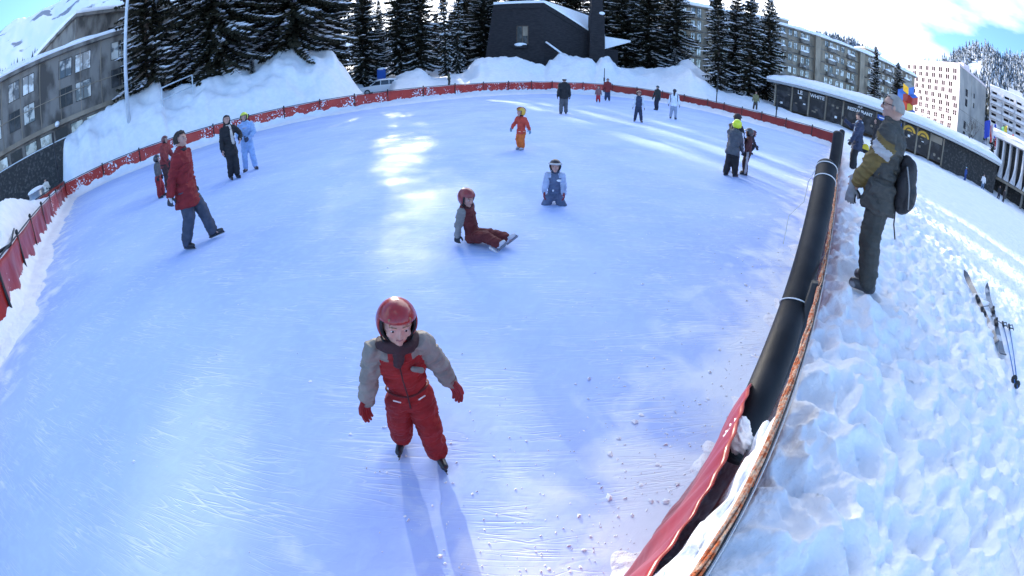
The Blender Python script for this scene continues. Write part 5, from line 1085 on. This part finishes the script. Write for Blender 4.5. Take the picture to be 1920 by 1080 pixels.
# 1 the child in red who skates towards the camera
I = person('small child in red snowsuit and red helmet skating towards the camera', 'child', -.50, 1.50, 163, .965, hr=.178, legf=.44, bulk=1.08, z=.0, lean=(.02, .06), pel=(.0, -.01, 0), feet=((.10, -.10, 0, 18), (-.09, .06, 0, -12)), knee=((.1, 1, 0), (-.1, 1, 0)),
           hands=((.26, .06, .41), (-.275, .03, .43)), elbow=((.5, -1, .3), (-.5, -1, .3)), palms=((-.5, .4, 0), (.5, .4, 0)), top=RED, topm=[GREY], toppick=yoke, pants=(.23, .009, .009), glove=(.25, .011, .011), shoe=(.012, .012, .014), head='helmet', headc=(.30, .018, .015), hair=(.28, .16, .08), hyaw=-6, hpitch=2, child=True, vox=.006, hem=.05, seed=3, hroll=-8)
H = 1.0; w_ = MB(); P0 = I['P0']; w_.tube([P0 + Vector((.104 * math.cos(a), .080 * math.sin(a), .075 + .006 * math.sin(3 * a))) for a in np.linspace(0, 6.283, 26)], .006, 6, cap=False); part('waist_seam', w_, cloth((.10, .01, .01)), I)
z_ = MB(); NB = I['NB']; z_.tube([NB + Vector((.006, .092, -.04)), NB + Vector((.004, .10, -.14)), P0 + Vector((.004, .092, .09)), P0 + Vector((.002, .088, .0))], .004, 5); part('zip', z_, cloth((.06, .01, .01)), I)
sc = MB(); sc.tube([NB + Vector((.075 * math.cos(a), .068 * math.sin(a) + .012, .015 + .012 * math.sin(2 * a))) for a in np.linspace(0, 6.283, 22)], .026, 8, cap=False); sc.cap(NB + Vector((.0, .085, -.01)), NB + Vector((.01, .088, -.06)), .028, .02); part('scarf', sc, cloth((.035, .012, .014)), I, .006, .004)
for s, (a, c) in enumerate((((.035, .095, -.105), (.075, .090, -.10)),)): q = MB(); q.cap(NB + Vector(a) * 1.0 + Vector((-.12, 0, 0)), NB + Vector(c) + Vector((-.125, 0, .005)), .014, .012, 8); part('chest_patch', q, cloth(GREY), I)
for sx in (-1, 1): q = MB(); q.cap(P0 + Vector((.045 * sx, .088, .05)), P0 + Vector((.075 * sx, .078, .058)), .004, .004, 6); part('pocket_trim', q, cloth((.7, .68, .65)), I)
for i in (0, 1):
    q = MB(); a, c = I['WR'][i], I['EL'][i]; d = (c - a).normalized(); q.cyl(a + d * .012, a + d * .026, .037, .037, 14); part('cuff_band', q, cloth((.05, .01, .01)), I)
    q = MB(); ft = I['FT'][i]; q.cyl(ft + Vector((0, 0, -.012)), ft + Vector((0, 0, .01)), .046, .045, 14); part('trouser_hem', q, cloth((.16, .01, .01)), I)
q = MB(); q.cap(I['KN'][1] + Vector((-.045, .02, .04)), I['KN'][1] + Vector((-.05, .02, .02)), .006, .004, 6); part('thigh_label', q, cloth((.7, .68, .65)), I)
# 2 sitting child
I = person('child in dark red suit and red helmet sitting on the ice with white skates forward', 'child', -.44, 4.52, 112, .98, z=0, hr=.185, legf=.44, bulk=1.05, pel=(0, 0, -.38), lean=(.03, -.24), feet=((.14, .38, .03, 25, .9), (-.04, .40, .03, -10, .9)), knee=((.2, .4, 1), (-.2, .4, 1)),
           hands=((.15, -.15, .015), (-.17, -.16, .015)), elbow=((1, -1, 0), (-.6, -1, 0)), top=DKRED, topm=[(.22, .21, .19)], toppick=lambda p, I: 1 if arms(p, I) else 0, pants=DKRED, glove=(.02, .02, .02), shoe=(.62, .62, .64), head='helmet', headc=(.26, .03, .025), hair=(.1, .06, .03), hyaw=20, hpitch=14, child=True, vox=.011, hem=.03, seed=5)
q = MB(); q.cap(I['KN'][0] + Vector((.05, .10, -.10)), I['KN'][0] + Vector((.05, .18, -.15)), .02, .018, 8); part('knee_patch', q, cloth((.55, .55, .55)), I)
# 3 kneeling child
I = person('child in blue-grey suit and dark helmet kneeling on the ice facing the camera', 'child', .60, 5.88, 186, .93, z=0, hr=.18, legf=.44, bulk=1.1, pel=(0, -.12, -.30), lean=(.0, .03), feet=((.09, -.26, .0, 0, -1.2), (-.09, -.26, .0, 0, -1.2)), knee=((.35, 2, -.35), (-.35, 2, -.35)),
           hands=((.175, .07, .09), (-.17, .09, .06)), elbow=((.8, -.8, 0), (-.8, -.8, 0)), top=(.09, .12, .19), topm=[(.36, .42, .55)], toppick=yoke, pants=(.10, .13, .20), glove=(.22, .015, .02), shoe=(.5, .5, .52), blade=False, head='ski_helmet', headc=(.03, .022, .025), hair=(.05, .03, .02), child=True, vox=.012, hem=.03, seed=7, extras={'goggle': (.5, .48, .46)}, hpitch=-4)
q = MB(); q.blob(I['NB'] + Vector((-.06, .10, -.08)), (.035, .012, .018)); part('chest_badge', q, cloth((.7, .72, .75)), I)
q = MB(); q.blob(I['P0'] + Vector((.02, .088, .10)), (.014, .008, .016)); part('badge', q, cloth((.7, .72, .75)), I)
# 4 striding man in red
I = person('man in long red jacket and jeans striding right on black hockey skates', 'man', -4.90, 4.76, 72, 1.74, z=0, pel=(.0, .08, -.01), lean=(.0, .06), feet=((.07, .0, 0, 22), (-.09, .23, .01, -12, .12)), knee=((0, 1, 0), (0, 1, .2)), hands=((.165, -.03, .455), (-.19, .08, .46)), elbow=((.4, -1, 0), (-.4, -1, 0)),
           top=(.19, .009, .011), pants=JEANS, glove=(.03, .03, .032), shoe=(.014, .014, .016), head='hair', hair=(.025, .018, .013), hyaw=8, hpitch=-4, bulk=1.12, vox=.014, hem=.15, seed=9, curl=.5)
q = MB(); q.tube([I['NB'] + Vector((.085 * math.cos(a), .075 * math.sin(a), .03 + .01 * math.sin(a))) for a in np.linspace(0, 6.283, 20)], .03, 8, cap=False); part('fleece_collar', q, cloth((.02, .02, .025)), I)
q = MB(); q.cap(I['WR'][0] + Vector((.03, .0, .0)), I['WR'][0] + Vector((.035, .02, -.07)), .028, .022, 8); part('glove_panel', q, cloth((.5, .5, .5)), I)
q = MB(); q.tube([I['NB'] + Vector((0, .12, -.05)), I['P0'] + Vector((0, .125, .1)), I['P0'] + Vector((0, .125, -.12))], .006, 5); part('zip', q, cloth((.08, .008, .01)), I)
# 5, 6 behind him
I = person('small child in red and grey suit with dark helmet just behind the striding man', 'child', *pol(-48.3, 13.0), 60, 1.18, z=0, hr=.17, legf=.44, bulk=1.1, child=True, feet=((.09, -.02, 0, 20), (-.09, .03, 0, -10)), hands=((.2, .05, .44), (-.2, .05, .44)), top=(.09, .085, .09), topm=[(.25, .02, .02)], toppick=lambda p, I: 1 if (p - I['P0']).dot(I['dr']) < .09 else 0, pants=(.24, .015, .018), head='helmet', headc=(.03, .03, .035), vox=.018, lean=(-.08, .08), hem=.03, seed=11)
I = person('stooping person in dull red jacket half hidden behind the striding man', 'person', *pol(-46.9, 14.2), 75, 1.62, z=0, bulk=1.15, top=(.22, .03, .028), pants=(.05, .02, .02), head='helmet', headc=(.13, .03, .03), vox=.02, lean=(.0, .22), pel=(0, -.03, 0), hands=((.15, .2, .45), (-.15, .2, .45)), seed=12)
# 7 woman in black, 8 skater in light blue
I = person('woman with dark hair in black coat and trousers with a pale scarf', 'woman', -7.26, 9.37, 118, 1.70, z=0, top=(.012, .011, .012), pants=(.010, .010, .012), glove=None, shoe=(.02, .018, .018), head='long', hair=(.02, .014, .012), hyaw=25, hpitch=-3, feet=((.05, -.03, 0, 10), (-.05, .03, 0, 0)), hands=((.15, .0, .47), (-.13, .15, .60)), elbow=((.4, -1, 0), (-1, -.5, 0)), bulk=.98, vox=.018, hem=.15, seed=13, lean=(0, -.03))
q = MB(); a = I['NB']; q.tube([a + Vector((.07 * math.cos(t), .065 * math.sin(t) + .01, .03)) for t in np.linspace(0, 6.283, 18)], .026, 6, cap=False); q.cap(a + Vector((-.03, .10, .0)), a + Vector((-.05, .14, -.30)), .035, .045); q.cap(a + Vector((-.05, .14, -.30)), a + Vector((-.07, .12, -.46)), .045, .05); part('scarf', q, cloth((.50, .44, .38)), I, .012, .004)
I = person('skater in pale blue ski suit and yellow-green helmet with hands folded', 'child', -7.28, 10.25, 150, 1.64, z=0, hr=.14, top=(.27, .40, .62), pants=(.26, .39, .62), glove=(.04, .05, .08), shoe=(.02, .02, .03), head='helmet', headc=(.62, .70, .06), hair=(.1, .06, .04), feet=((.085, .0, 0, 25), (-.10, .02, 0, -28)), hands=((.04, .15, .60), (-.06, .14, .58)), elbow=((1, -.3, -.2), (-1, -.3, -.2)), bulk=1.02, vox=.018, hem=.05, seed=14, hyaw=8)
q = MB(); q.cap(I['NB'] + Vector((-.05, .115, -.12)), I['NB'] + Vector((.05, .12, -.12)), .02, None, 6); part('chest_band', q, cloth((.45, .42, .5)), I)
# 9 toddler in orange
I = person('toddler in red jacket, orange trousers and yellow striped helmet', 'child', .22, 10.5, 222, 1.0, z=0, hr=.20, legf=.42, child=True, bulk=1.15, top=(.50, .055, .03), pants=(.62, .13, .02), glove=(.16, .28, .38), shoe=(.55, .54, .55), head='helmet', headc=(.72, .40, .03), feet=((.06, .0, 0, 5), (-.07, .03, 0, -5)), hands=((.30, .06, .46), (-.30, -.02, .42)), elbow=((1, -.6, 0), (-1, -.6, 0)), vox=.013, hem=.06, seed=15, hyaw=18, hpitch=-4)
hh = I['hh']; hp = I['hp']
for a in (-.35, .05, .45): q = MB(); q.tube([hp(.575 * math.sin(a), .64 * math.cos(t) * math.cos(a), .06 + .615 * math.sin(t)) for t in np.linspace(.5, 2.9, 12)], .035 * hh, 5); part('helmet_stripe', q, cloth((.25, .06, .02)), I)
q = MB(); q.tube([I['P0'] + Vector((.118 * math.cos(a), .092 * math.sin(a), .02)) for a in np.linspace(0, 6.283, 20)], .009, 5, cap=False); part('belt', q, cloth((.7, .55, .45)), I)
# far skaters
I = person('person in white hat, black jacket and grey trousers skating away', 'person', 2.42, 20.45, 355, 1.78, z=0, top=(.014, .013, .014), pants=(.085, .085, .09), head='beanie', headc=(.72, .72, .72), feet=((.07, .05, 0, 20), (-.08, -.02, 0, -10)), hands=((.17, .06, .48), (-.18, -.02, .46)), bulk=1.08, vox=.025, seed=16, hem=.09)
I = person('small child in red trousers at the far fence beside a red-jacketed adult', 'child', 6.3, 31.8, 200, 1.22, z=0, hr=.17, child=True, bulk=1.1, top=(.22, .10, .10), pants=(.40, .02, .03), head='long', hair=(.03, .02, .02), vox=.03, seed=17)
I = person('adult in dark red jacket and jeans standing at the far fence', 'person', 7.65, 34.9, 190, 1.85, z=0, top=(.20, .022, .02), pants=(.03, .04, .08), head='hair', feet=((.07, 0, 0, 10), (-.09, 0, 0, -10)), bulk=1.1, vox=.03, seed=18, hem=.13)
I = person('child in navy and white suit with dark red helmet, feet apart, far right of centre', 'child', 5.62, 18.95, 192, 1.40, z=0, hr=.155, legf=.46, bulk=1.05, top=(.03, .04, .08), topm=[(.50, .54, .60)], toppick=lambda p, I: 1 if arms(p, I) else 0, pants=(.02, .028, .055), head='helmet', headc=(.12, .03, .035), feet=((.10, 0, 0, 20), (-.11, .05, 0, -20)), hands=((.19, .05, .45), (-.19, .05, .45)), vox=.024, seed=19, hem=.03)
q = MB(); q.cap(I['NB'] + Vector((-.09, .07, -.06)), I['NB'] + Vector((.09, .07, -.06)), .016, None, 6); part('chest_band', q, cloth((.55, .58, .62)), I)
I = person('person in dark green jacket and navy trousers gliding near the far right fence', 'person', 9.8, 28.6, 240, 1.70, z=0, top=(.025, .028, .024), pants=(.015, .017, .035), head='beanie', headc=(.04, .07, .08), feet=((.05, 0, 0, 10), (-.08, .05, 0, -10)), vox=.03, seed=20, hem=.09)
I = person('girl with long dark hair, white jacket and grey trousers seen from behind', 'girl', 8.7, 22.5, 28, 1.66, z=0, top=(.66, .70, .76), topm=[(.05, .06, .10)], toppick=lambda p, I: 1 if (abs((p - I['P0']).dot(I['rt'])) > .105 * I['H'] and abs((p - I['P0']).dot(I['rt'])) < .13 * I['H']) else 0, pants=(.27, .31, .38), head='beanie', headc=(.03, .03, .045), hair=(.02, .015, .015), feet=((.08, 0, 0, 20), (-.09, .03, 0, -20)), hands=((.19, .05, .47), (-.19, .05, .47)), vox=.026, seed=21, hem=.08)
q = MB(); q.cap(I['hp'](0, -.42, -.1), I['hp'](0, -.55, -1.1), .3 * I['hh'], .2 * I['hh']); part('long_hair', q, cloth((.03, .015, .013)), I)
# trio and crouching child on the right
I = person('child in grey jacket with white sleeve stripe, yellow-green helmet and black trousers', 'child', 4.98, 8.78, 55, 1.30, z=0, hr=.165, legf=.46, bulk=1.22, top=(.075, .082, .095), topm=[(.68, .70, .74)], toppick=lambda p, I: 1 if (segd(p, I['SH'][0] + Vector((.05, .0, .02)), I['WR'][0] + Vector((.04, 0, .03))) < .038) else 0, pants=(.014, .012, .014), glove=(.02, .02, .02), head='helmet', headc=(.66, .78, .02), feet=((.07, .05, 0, 15), (-.07, -.06, 0, 5)), hands=((.12, .18, .42), (-.12, .18, .42)), lean=(0, .12), pel=(0, -.02, 0), vox=.017, hem=.09, seed=22, hyaw=10, hpitch=8)
I = person('darker clothed companion with black hat standing close behind the grey jacket', 'person', 5.25, 9.28, 70, 1.42, z=0, hr=.15, bulk=1.1, top=(.02, .02, .022), pants=(.022, .016, .018), head='beanie', headc=(.03, .02, .022), hair=(.03, .02, .02), vox=.018, hem=.08, seed=23, lean=(.0, .08), hands=((.1, .2, .55), (-.15, .15, .5)))
I = person('child in dark maroon suit with pale leg stripe and patterned helmet, right of the trio', 'child', 5.62, 9.15, 300, 1.12, z=0, hr=.17, legf=.45, child=True, bulk=1.1, top=(.07, .02, .02), pants=(.035, .014, .014), pantm=[(.45, .43, .42)], pantpick=lambda p, I: 1 if p.x < I['P0'].x - .098 and abs(p.y - I['P0'].y) < .03 else 0, head='ski_helmet', headc=(.05, .05, .055), vox=.016, hem=.03, seed=24, hands=((.1, .2, .5), (-.2, .1, .45)))
I = person('child in black with dark red helmet crouching on the ice behind the trio', 'child', 7.95, 12.9, 120, 1.15, z=0, hr=.17, legf=.44, child=True, bulk=1.15, pel=(0, -.08, -.28), lean=(0, .45), feet=((.09, .03, 0, 10), (-.09, -.02, 0, -10)), hands=((.14, .3, .12), (-.14, .3, .12)), top=(.03, .02, .024), pants=(.016, .014, .018), head='helmet', headc=(.13, .03, .03), vox=.02, seed=25, hem=.03)
# people outside the fence
OLV = (.055, .050, .030)
def bigpick(p, I):
    A, B, C = I['SH'][1], I['EL'][1], I['WR'][1]
    if near_arm(p, I, 1, .075) and (arms(p, I) or p.x < A.x + .015 or p.y > .13 * I['H']) and p.x < .0:
        t = (p - A).dot((B - A).normalized()) / (B - A).length
        if .34 < t < .66 and segd(p, A, B) < .13 and p.x < A.x + .05: return 2
        if t > .12: return 1
    return 0
I = person('tall man with grey stubble hair, olive-brown ski suit and backpack watching the rink', 'man', 3.27, 2.56, 330, 1.80, z=.49, lean=(.0, -.03), pel=(0, .05, 0), feet=((.07, .0, .0, 20), (-.055, -.02, .0, -15)), knee=((0, 1, 0), (0, 1, 0)), hands=((.02, .20, .50), (-.04, .19, .515)), elbow=((1, -1, -.3), (-1, -1.2, -.2)),
           palms=((-1, 0, .2), (1, 0, .2)), top=(.055, .053, .045), topm=[(.155, .105, .030), (.40, .40, .40)], toppick=bigpick, pants=(.042, .042, .036), glove=None, shoe=(.035, .035, .04), blade=False, head='close', hair=(.27, .25, .22), hyaw=-8, hpitch=-3, bulk=1.14, vox=.0105, hem=.10, seed=31)
r = I['root']; NB, P0, HC, hh, hp = I['NB'], I['P0'], I['HC'], I['hh'], I['hp']
q = MB(); q.tube([NB + Vector((.085 * math.cos(a), .075 * math.sin(a), .035)) for a in np.linspace(0, 6.283, 22)], .03, 8, cap=False); part('collar', q, cloth((.04, .04, .033)), I, .01, .004)
g = MB(); g.blob(hp(0, .455, .04), (.30 * hh, .05 * hh, .075 * hh), I['hm'], 14, 8)
g.cap(hp(-.28, .45, .05), hp(-.42, 0, .05), .014 * hh, None, 5); g.cap(hp(.28, .45, .05), hp(.42, 0, .05), .014 * hh, None, 5); part('sunglasses', g, mat('dark_lens', (.01, .01, .012), .1), I)
for i in (0, 1):   # ski boots
    A = I['FT'][i]; q = MB(); yw = R_((20, -15)[i]); fd = Vector((math.sin(yw), math.cos(yw), 0)); q.cap(A + Vector((0, 0, .16)), A - Vector((0, 0, .01)), .066, .062); q.cap(A - fd * .05 - Vector((0, 0, .025)), A + fd * .15 - Vector((0, 0, .035)), .056, .05); bt = put(realise(q, .01, 2), 'ski_boot', [mat('ski_boot', (.05, .05, .055), .3, col2=(.25, .25, .26), nscale=4, lo=.55, hi=.6)], r)
    for zz in (.0, .05, .11): b = MB(); b.tube([A + Vector((.068 * math.cos(a), .068 * math.sin(a) + .01, zz)) for a in np.linspace(0, 6.283, 16)], .008, 5, cap=False); b.obj('buckle_strap', 'grey_metal', bt, True)
# gloves dangling from his hands, backpack
def on_man(name, label, cat): o = empty(name, r.location, r.rotation_euler.z, label, cat); return o
gv = on_man('glove_pair', 'pair of grey and black ski gloves held hanging by the tall man', 'gloves'); hnd = (I['WR'][1] + I['WR'][0]) / 2
for k, (dx, m_) in enumerate(((-.045, (.22, .22, .22)), (.03, (.02, .02, .022)))):
    q = MB(); w0 = hnd + Vector((dx, .06, -.05)); hand_mb(q, w0 + Vector((0, 0, -.05)), (0.02, .02, -1), (1, 0, 0), 1, 1.8, 1.25, .35, sc=.95); q.cap(w0 + Vector((0, 0, .03)), w0 + Vector((0, 0, -.06)), .042, .036); put(realise(q, .006, 1, .002, 1.8, k), 'glove', [cloth(m_, .5)], gv)
q = MB(); q.cap(hnd + Vector((-.02, .03, .0)), hnd + Vector((-.02, .07, -.03)), .03); put(realise(q, .008, 1), 'red_lining', [cloth((.4, .02, .02))], gv)
bp = on_man('backpack', 'black teardrop backpack with grey trim on the back of the tall man', 'backpack'); q = MB(); c = P0 + Vector((0, -.235, .16)); q.blob(c, (.14, .10, .25), Matrix.Rotation(R_(8), 3, 'X'), 18, 12); q.blob(c + Vector((0, -.05, -.08)), (.12, .09, .15), None, 14, 10); q.cap(c + Vector((0, .0, -.18)), c + Vector((0, .02, .2)), .09, .07); put(realise(q, .01, 3, .005, 1.8, 6), 'pack', [cloth((.014, .013, .014), .6)], bp)
for s in (-1, 1):
    q = MB(); q.tube([NB + Vector((s * .09, -.12, -.02)), NB + Vector((s * .10, -.02, .045)), NB + Vector((s * .105, .10, -.04)), NB + Vector((s * .115, .12, -.18)), NB + Vector((s * .13, .02, -.32)), NB + Vector((s * .1, -.12, -.36))], .018, 6); put(realise(q, .008, 1), 'strap', [cloth((.05, .045, .03))], bp)
    q = MB(); q.tube([c + Vector((s * .13, .0, .17)), c + Vector((s * .15, -.06, .0)), c + Vector((s * .12, -.09, -.18))], .008, 5); q.obj('piping', cloth((.3, .29, .27)), bp, True)
q = MB(); q.tube([c + Vector((-.08, .04, -.24)), c + Vector((-.10, .02, -.36)), c + Vector((-.09, -.03, -.48))], .008, 5); q.obj('loose_strap', cloth((.02, .02, .02)), bp, True)
I = person('man in navy jacket with pale blue scarf leaning one arm towards the fence', 'man', 9.7, 9.25, 318, 1.76, z=.60, top=(.028, .038, .075), pants=(.012, .012, .014), glove=(.02, .02, .022), head='beanie', headc=(.04, .035, .04), hair=(.05, .03, .02), feet=((.05, 0, 0, 10), (-.07, .03, 0, -10)), hands=((.10, .28, .80), (-.14, .12, .5)), elbow=((.6, -.6, -1), (-.4, -1, 0)), bulk=1.12, vox=.018, hem=.14, seed=33, blade=False, lean=(0, .03), hyaw=-10)
q = MB(); a = I['NB']; q.tube([a + Vector((.085 * math.cos(t), .08 * math.sin(t), .035)) for t in np.linspace(0, 6.283, 18)], .036, 6, cap=False); q.cap(a + Vector((-.05, .10, .0)), a + Vector((-.07, .13, -.28)), .04, .045); part('scarf', q, cloth((.33, .42, .52)), I, .012, .004)
I2 = person('person in black standing behind the navy-jacketed man', 'person', 13.2, 11.6, 320, 1.75, top=(.014, .013, .015), pants=(.012, .012, .014), head='long', hair=(.02, .015, .012), vox=.025, seed=34, blade=False, hem=.1)
o = empty('shoulder_bag', I['root'].location, I['root'].rotation_euler.z, 'yellow and black bag hanging behind the navy-jacketed man', 'bag'); q = MB(); q.blob((-.10, -.27, .78), (.06, .13, .15), None, 14, 10); put(realise(q, .014, 2, .006, 1.7, 3), 'pouch', [cloth((.60, .45, .03)), cloth(BLACK)], o, lambda p: 1 if p[2] < .76 else 0); q = MB(); q.tube([(-.1, -.2, .9), (-.12, -.05, 1.2), (-.05, .0, 1.42)], .01, 5); q.obj('strap', cloth(BLACK), o, True)
person('man in olive jacket and dark trousers standing behind the far right fence', 'man', *pol(31.9, 42), 200, 1.72, top=(.16, .15, .07), pants=(.06, .045, .04), head='hair', hair=(.08, .05, .03), vox=.032, seed=35, blade=False, bulk=1.1)
person('walker in olive and black passing behind the fence left of centre', 'person', *pol(-8.2, 44), 95, 1.42, top=(.07, .07, .04), topm=[(.015, .015, .015)], toppick=lambda p, I: 1 if p.y < -.03 else 0, pants=(.02, .02, .02), head='hair', vox=.032, seed=36, blade=False, bulk=1.2)
person('person in cream jacket and dark cap behind the left corner of the fence', 'person', *pol(-64.4, 30.5), 95, 1.62, z=.35, top=(.62, .57, .50), pants=(.03, .03, .03), head='beanie', headc=(.03, .03, .03), vox=.026, seed=37, blade=False, bulk=1.15, hands=((.1, .25, .62), (-.1, .2, .6)))
person('skier in blue walking before the dark stone wall', 'person', *pol(62.2, 43.5), 120, 1.25, top=(.03, .07, .25), pants=(.02, .05, .2), head='beanie', headc=(.25, .4, .5), vox=.034, seed=38, blade=False)
person('person in white top and pale jeans by the pavilion end column', 'person', *pol(65.0, 44.5), 250, 1.45, top=(.7, .68, .68), pants=(.12, .18, .28), head='hair', vox=.034, seed=39, blade=False)
person('dark figure on the left of the pair under the arcade', 'person', *pol(67.6, 43.5), 220, 1.3, top=(.02, .018, .02), pants=(.02, .02, .03), head='beanie', headc=(.02, .02, .02), vox=.04, seed=40, blade=False)
person('dark figure on the right of the pair under the arcade', 'person', *pol(68.4, 43.2), 200, 1.2, top=(.03, .02, .02), pants=(.02, .02, .02), head='beanie', headc=(.02, .02, .02), vox=.04, seed=41, blade=False)

# ------------------------------------------------------------------ padded posts by the near fence
def pad(label, p0, p1, r0, seed):
    a, c = Vector(p0), Vector(p1); root = empty('padded_post', a, label=label, cat='padded post'); d = (c - a).normalized(); L = (c - a).length; b = MB(); P = []; rr = []
    for t in np.linspace(0, 1, 22): P.append(d * (L * t)); rr.append(r0 * (1 + .02 * math.sin(t * 9 + seed)))
    for t in (.25, .5, .7, .85, .95, 1): P.append(d * (L + r0 * .75 * t)); rr.append(r0 * math.sqrt(max(0, 1 - t * t)) * .98 + .004)
    b.tube(P, rr, 28); b.obj('foam_pad', 'foam', root, True)
    return root, d, L
a = Vector(pol(43.1, 1.22) + (.66,)); c = Vector(pol(42.6, 2.78) + (1.575,))
PD, d, L = pad('thick black foam-padded post leaning along the near fence, tied with white cord', a, c, .072, 0)
u = d.orthogonal().normalized(); v = d.cross(u)
for t in (.93, .42, 1.0):
    b = MB(); b.tube([d * L * t + (u * math.cos(q) + v * math.sin(q)) * .075 + d * .02 * math.sin(q) for q in np.linspace(0, 6.283, 30)], .0035, 6, cap=False); b.obj('cord_loop', 'cord', PD, True)
side = Vector((-uy * 0 - .7, .7, 0)); e0 = d * L * .93 + side * .075
b = MB(); b.tube([e0 + Vector((0, 0, .05)), e0 + side * .03 + Vector((0, 0, -.03)), e0 + side * .05 + Vector((.02, 0, -.16)), e0 + side * .10 + Vector((-.02, 0, -.27)), e0 + side * .12 + Vector((.01, 0, -.40)), e0 + side * .11 + Vector((0, 0, -.46))], .0035, 6); b.obj('loose_cord', 'cord', PD, True)
pad('slimmer black foam-padded post standing farther along the near fence', pol(43.4, 6.5) + (.3,), pol(43.5, 6.55) + (1.70,), .085, 2)
pad('distant black padded post on the near fence beside the navy-jacketed man', pol(44.0, 12.6) + (.3,), pol(44.0, 12.6) + (1.66,), .085, 4)
def lump2(c, r, seed, label): return lump('snow_lump', c, r, label, 'snow lump', seed)
lump2((.70, .76, .95), (.04, .055, .05), 2, 'snow lump packed at the foot of the leaning black post')
b = MB(); P = []; V = []; F = []; nn_ = 70
for i in range(nn_ + 1):
    t = -.9 + 1.58 * i / nn_
    for j in range(9):
        o_ = -.022 + (.070 * max(.35, min(1, (.9 - t) / .9)) + .008 * math.sin(t * 13) + .008 * math.sin(t * 31)) * j / 8; x, y, _ = nf(t, o_); zz = 1.0 + .09 * max(0, 1 - j / 3) + .02 * math.sin(math.pi * j / 8) + .075 * float(fbm(np.array([x * 16]), np.array([y * 16]), 3, 5)[0]) - .1 * max(0, t - .7); V.append((x, y, zz))
F = [(i * 9 + j, i * 9 + j + 1, (i + 1) * 9 + j + 1, (i + 1) * 9 + j) for i in range(nn_) for j in range(8)]
n0 = len(V); V += [(x, y, .3) for x, y, z in V]; F += [(n0 + i * 9 + j, n0 + (i + 1) * 9 + j, n0 + (i + 1) * 9 + j + 1, n0 + i * 9 + j + 1) for i in range(nn_) for j in range(8)]
for j_, inv in ((0, 0), (8, 1)): F += [((i * 9 + j_, (i + 1) * 9 + j_, n0 + (i + 1) * 9 + j_, n0 + i * 9 + j_) if not inv else (i * 9 + j_, n0 + i * 9 + j_, n0 + (i + 1) * 9 + j_, (i + 1) * 9 + j_)) for i in range(nn_)]
tag(mobj('snow_ridge', mesh('snow_ridge', V, F, 'snow', smooth=True)), 'narrow ridge of snow wedged between the tarp and the orange rope', 'snow')
# ------------------------------------------------------------------ skis and poles lying in the snow
M['ski'] = mat('ski_top', (.10, .105, .12), .3, col2=(.45, .47, .50), nscale=3, lo=.5, hi=.55, coat=.4); M['pole_blue'] = mat('pole_blue', (.03, .14, .42), .3, metal=.4)
def ski(label, tip, tail, roll, seed):
    a, c = Vector(tail), Vector(tip); d = (c - a).normalized(); L = (c - a).length; s = d.cross(Vector((0, 0, 1))).normalized(); upv = s.cross(d); s2 = s * math.cos(roll) + upv * math.sin(roll); u2 = upv * math.cos(roll) - s * math.sin(roll); r = empty('ski', a, label=label, cat='ski'); V = []; F = []; n = 30
    for i in range(n + 1):
        t = i / n; w = .036 + .012 * abs(2 * t - 1) ** 2; w *= math.sqrt(max(0, 1 - max(0, (t - .93) / .07) ** 2)) if t > .93 else 1; w = max(w, .004); h = .10 * max(0, (t - .86) / .14) ** 2 + .03 * max(0, (.05 - t) / .05) + .012 * math.sin(math.pi * t)
        for q, hh_ in ((-1, 0), (1, 0), (1, .012), (-1, .012)): V.append(d * L * t + s2 * q * w + u2 * (h + hh_))
    for i in range(n): F += [(i * 4 + q, i * 4 + (q + 1) % 4, i * 4 + 4 + (q + 1) % 4, i * 4 + 4 + q) for q in range(4)]
    F += [(0, 1, 2, 3), tuple(n * 4 + q for q in (3, 2, 1, 0))]; mobj('ski_body', mesh('ski_body', V, F, 'ski'), r)
    for t, nm, l_ in ((.58, 'toe_binding', .10), (.40, 'heel_binding', .12)):
        b = MB(); p = d * L * t + u2 * .035; b.cap(p - d * l_ / 2, p + d * l_ / 2, .034, .03, 10); b.cap(p, p + u2 * .045, .026, .02, 8); put(realise(b, .008, 1), nm, [mat('binding', (.018, .018, .02), .4)], r)
    b = MB(); p = d * L * .5; b.cap(p - s2 * .06 + u2 * .02, p + s2 * .11 - d * .12 + u2 * .01, .005, None, 6); b.obj('brake', 'black_metal', r, True)
    return r
def skip(x, y, dz=0): return (x, y, gz(x, y, True) + dz)
ski('longer dark ski lying on edge in the snow at the right', skip(6.10, 2.72, .05), skip(4.98, 1.40, .05), .9, 1)
ski('shorter looking silver ski with raised tip beside the dark one', skip(6.38, 2.38, .07), skip(4.72, 1.18, .03), .25, 2)
for k, (g0, g1, lb) in enumerate((((5.52, 1.58), (4.36, .80), 'blue ski pole lying in the snow, the one nearer the skis'), ((5.62, 1.50), (4.38, .74), 'blue ski pole lying in the snow, the outer one of the pair'))):
    a, c = Vector(skip(*g0, .05)), Vector(skip(*g1, .05)); r = empty('ski_pole', a, label=lb, cat='ski pole', group='ski poles in the snow'); d = c - a; b = MB(); b.cyl((0, 0, 0), d, .009, .006, 8); b.obj('shaft', 'pole_blue', r, True)
    dn = d.normalized(); b = MB(); b.cap(-dn * .10, dn * .04, .018, .016, 8); b.obj('grip', 'foam', r, True); b = MB(); q = d * .955; b.cyl(q - dn * .006, q + dn * .006, .045, .03, 10); b.obj('basket', 'black_metal', r, True)
    b = MB(); b.tube([-dn * .08, -dn * .06 + Vector((.05, -.03, .03)), Vector((.08, -.06, .0)), Vector((.04, -.05, .02)), dn * .0], .007, 5); b.obj('strap', 'foam', r, True)
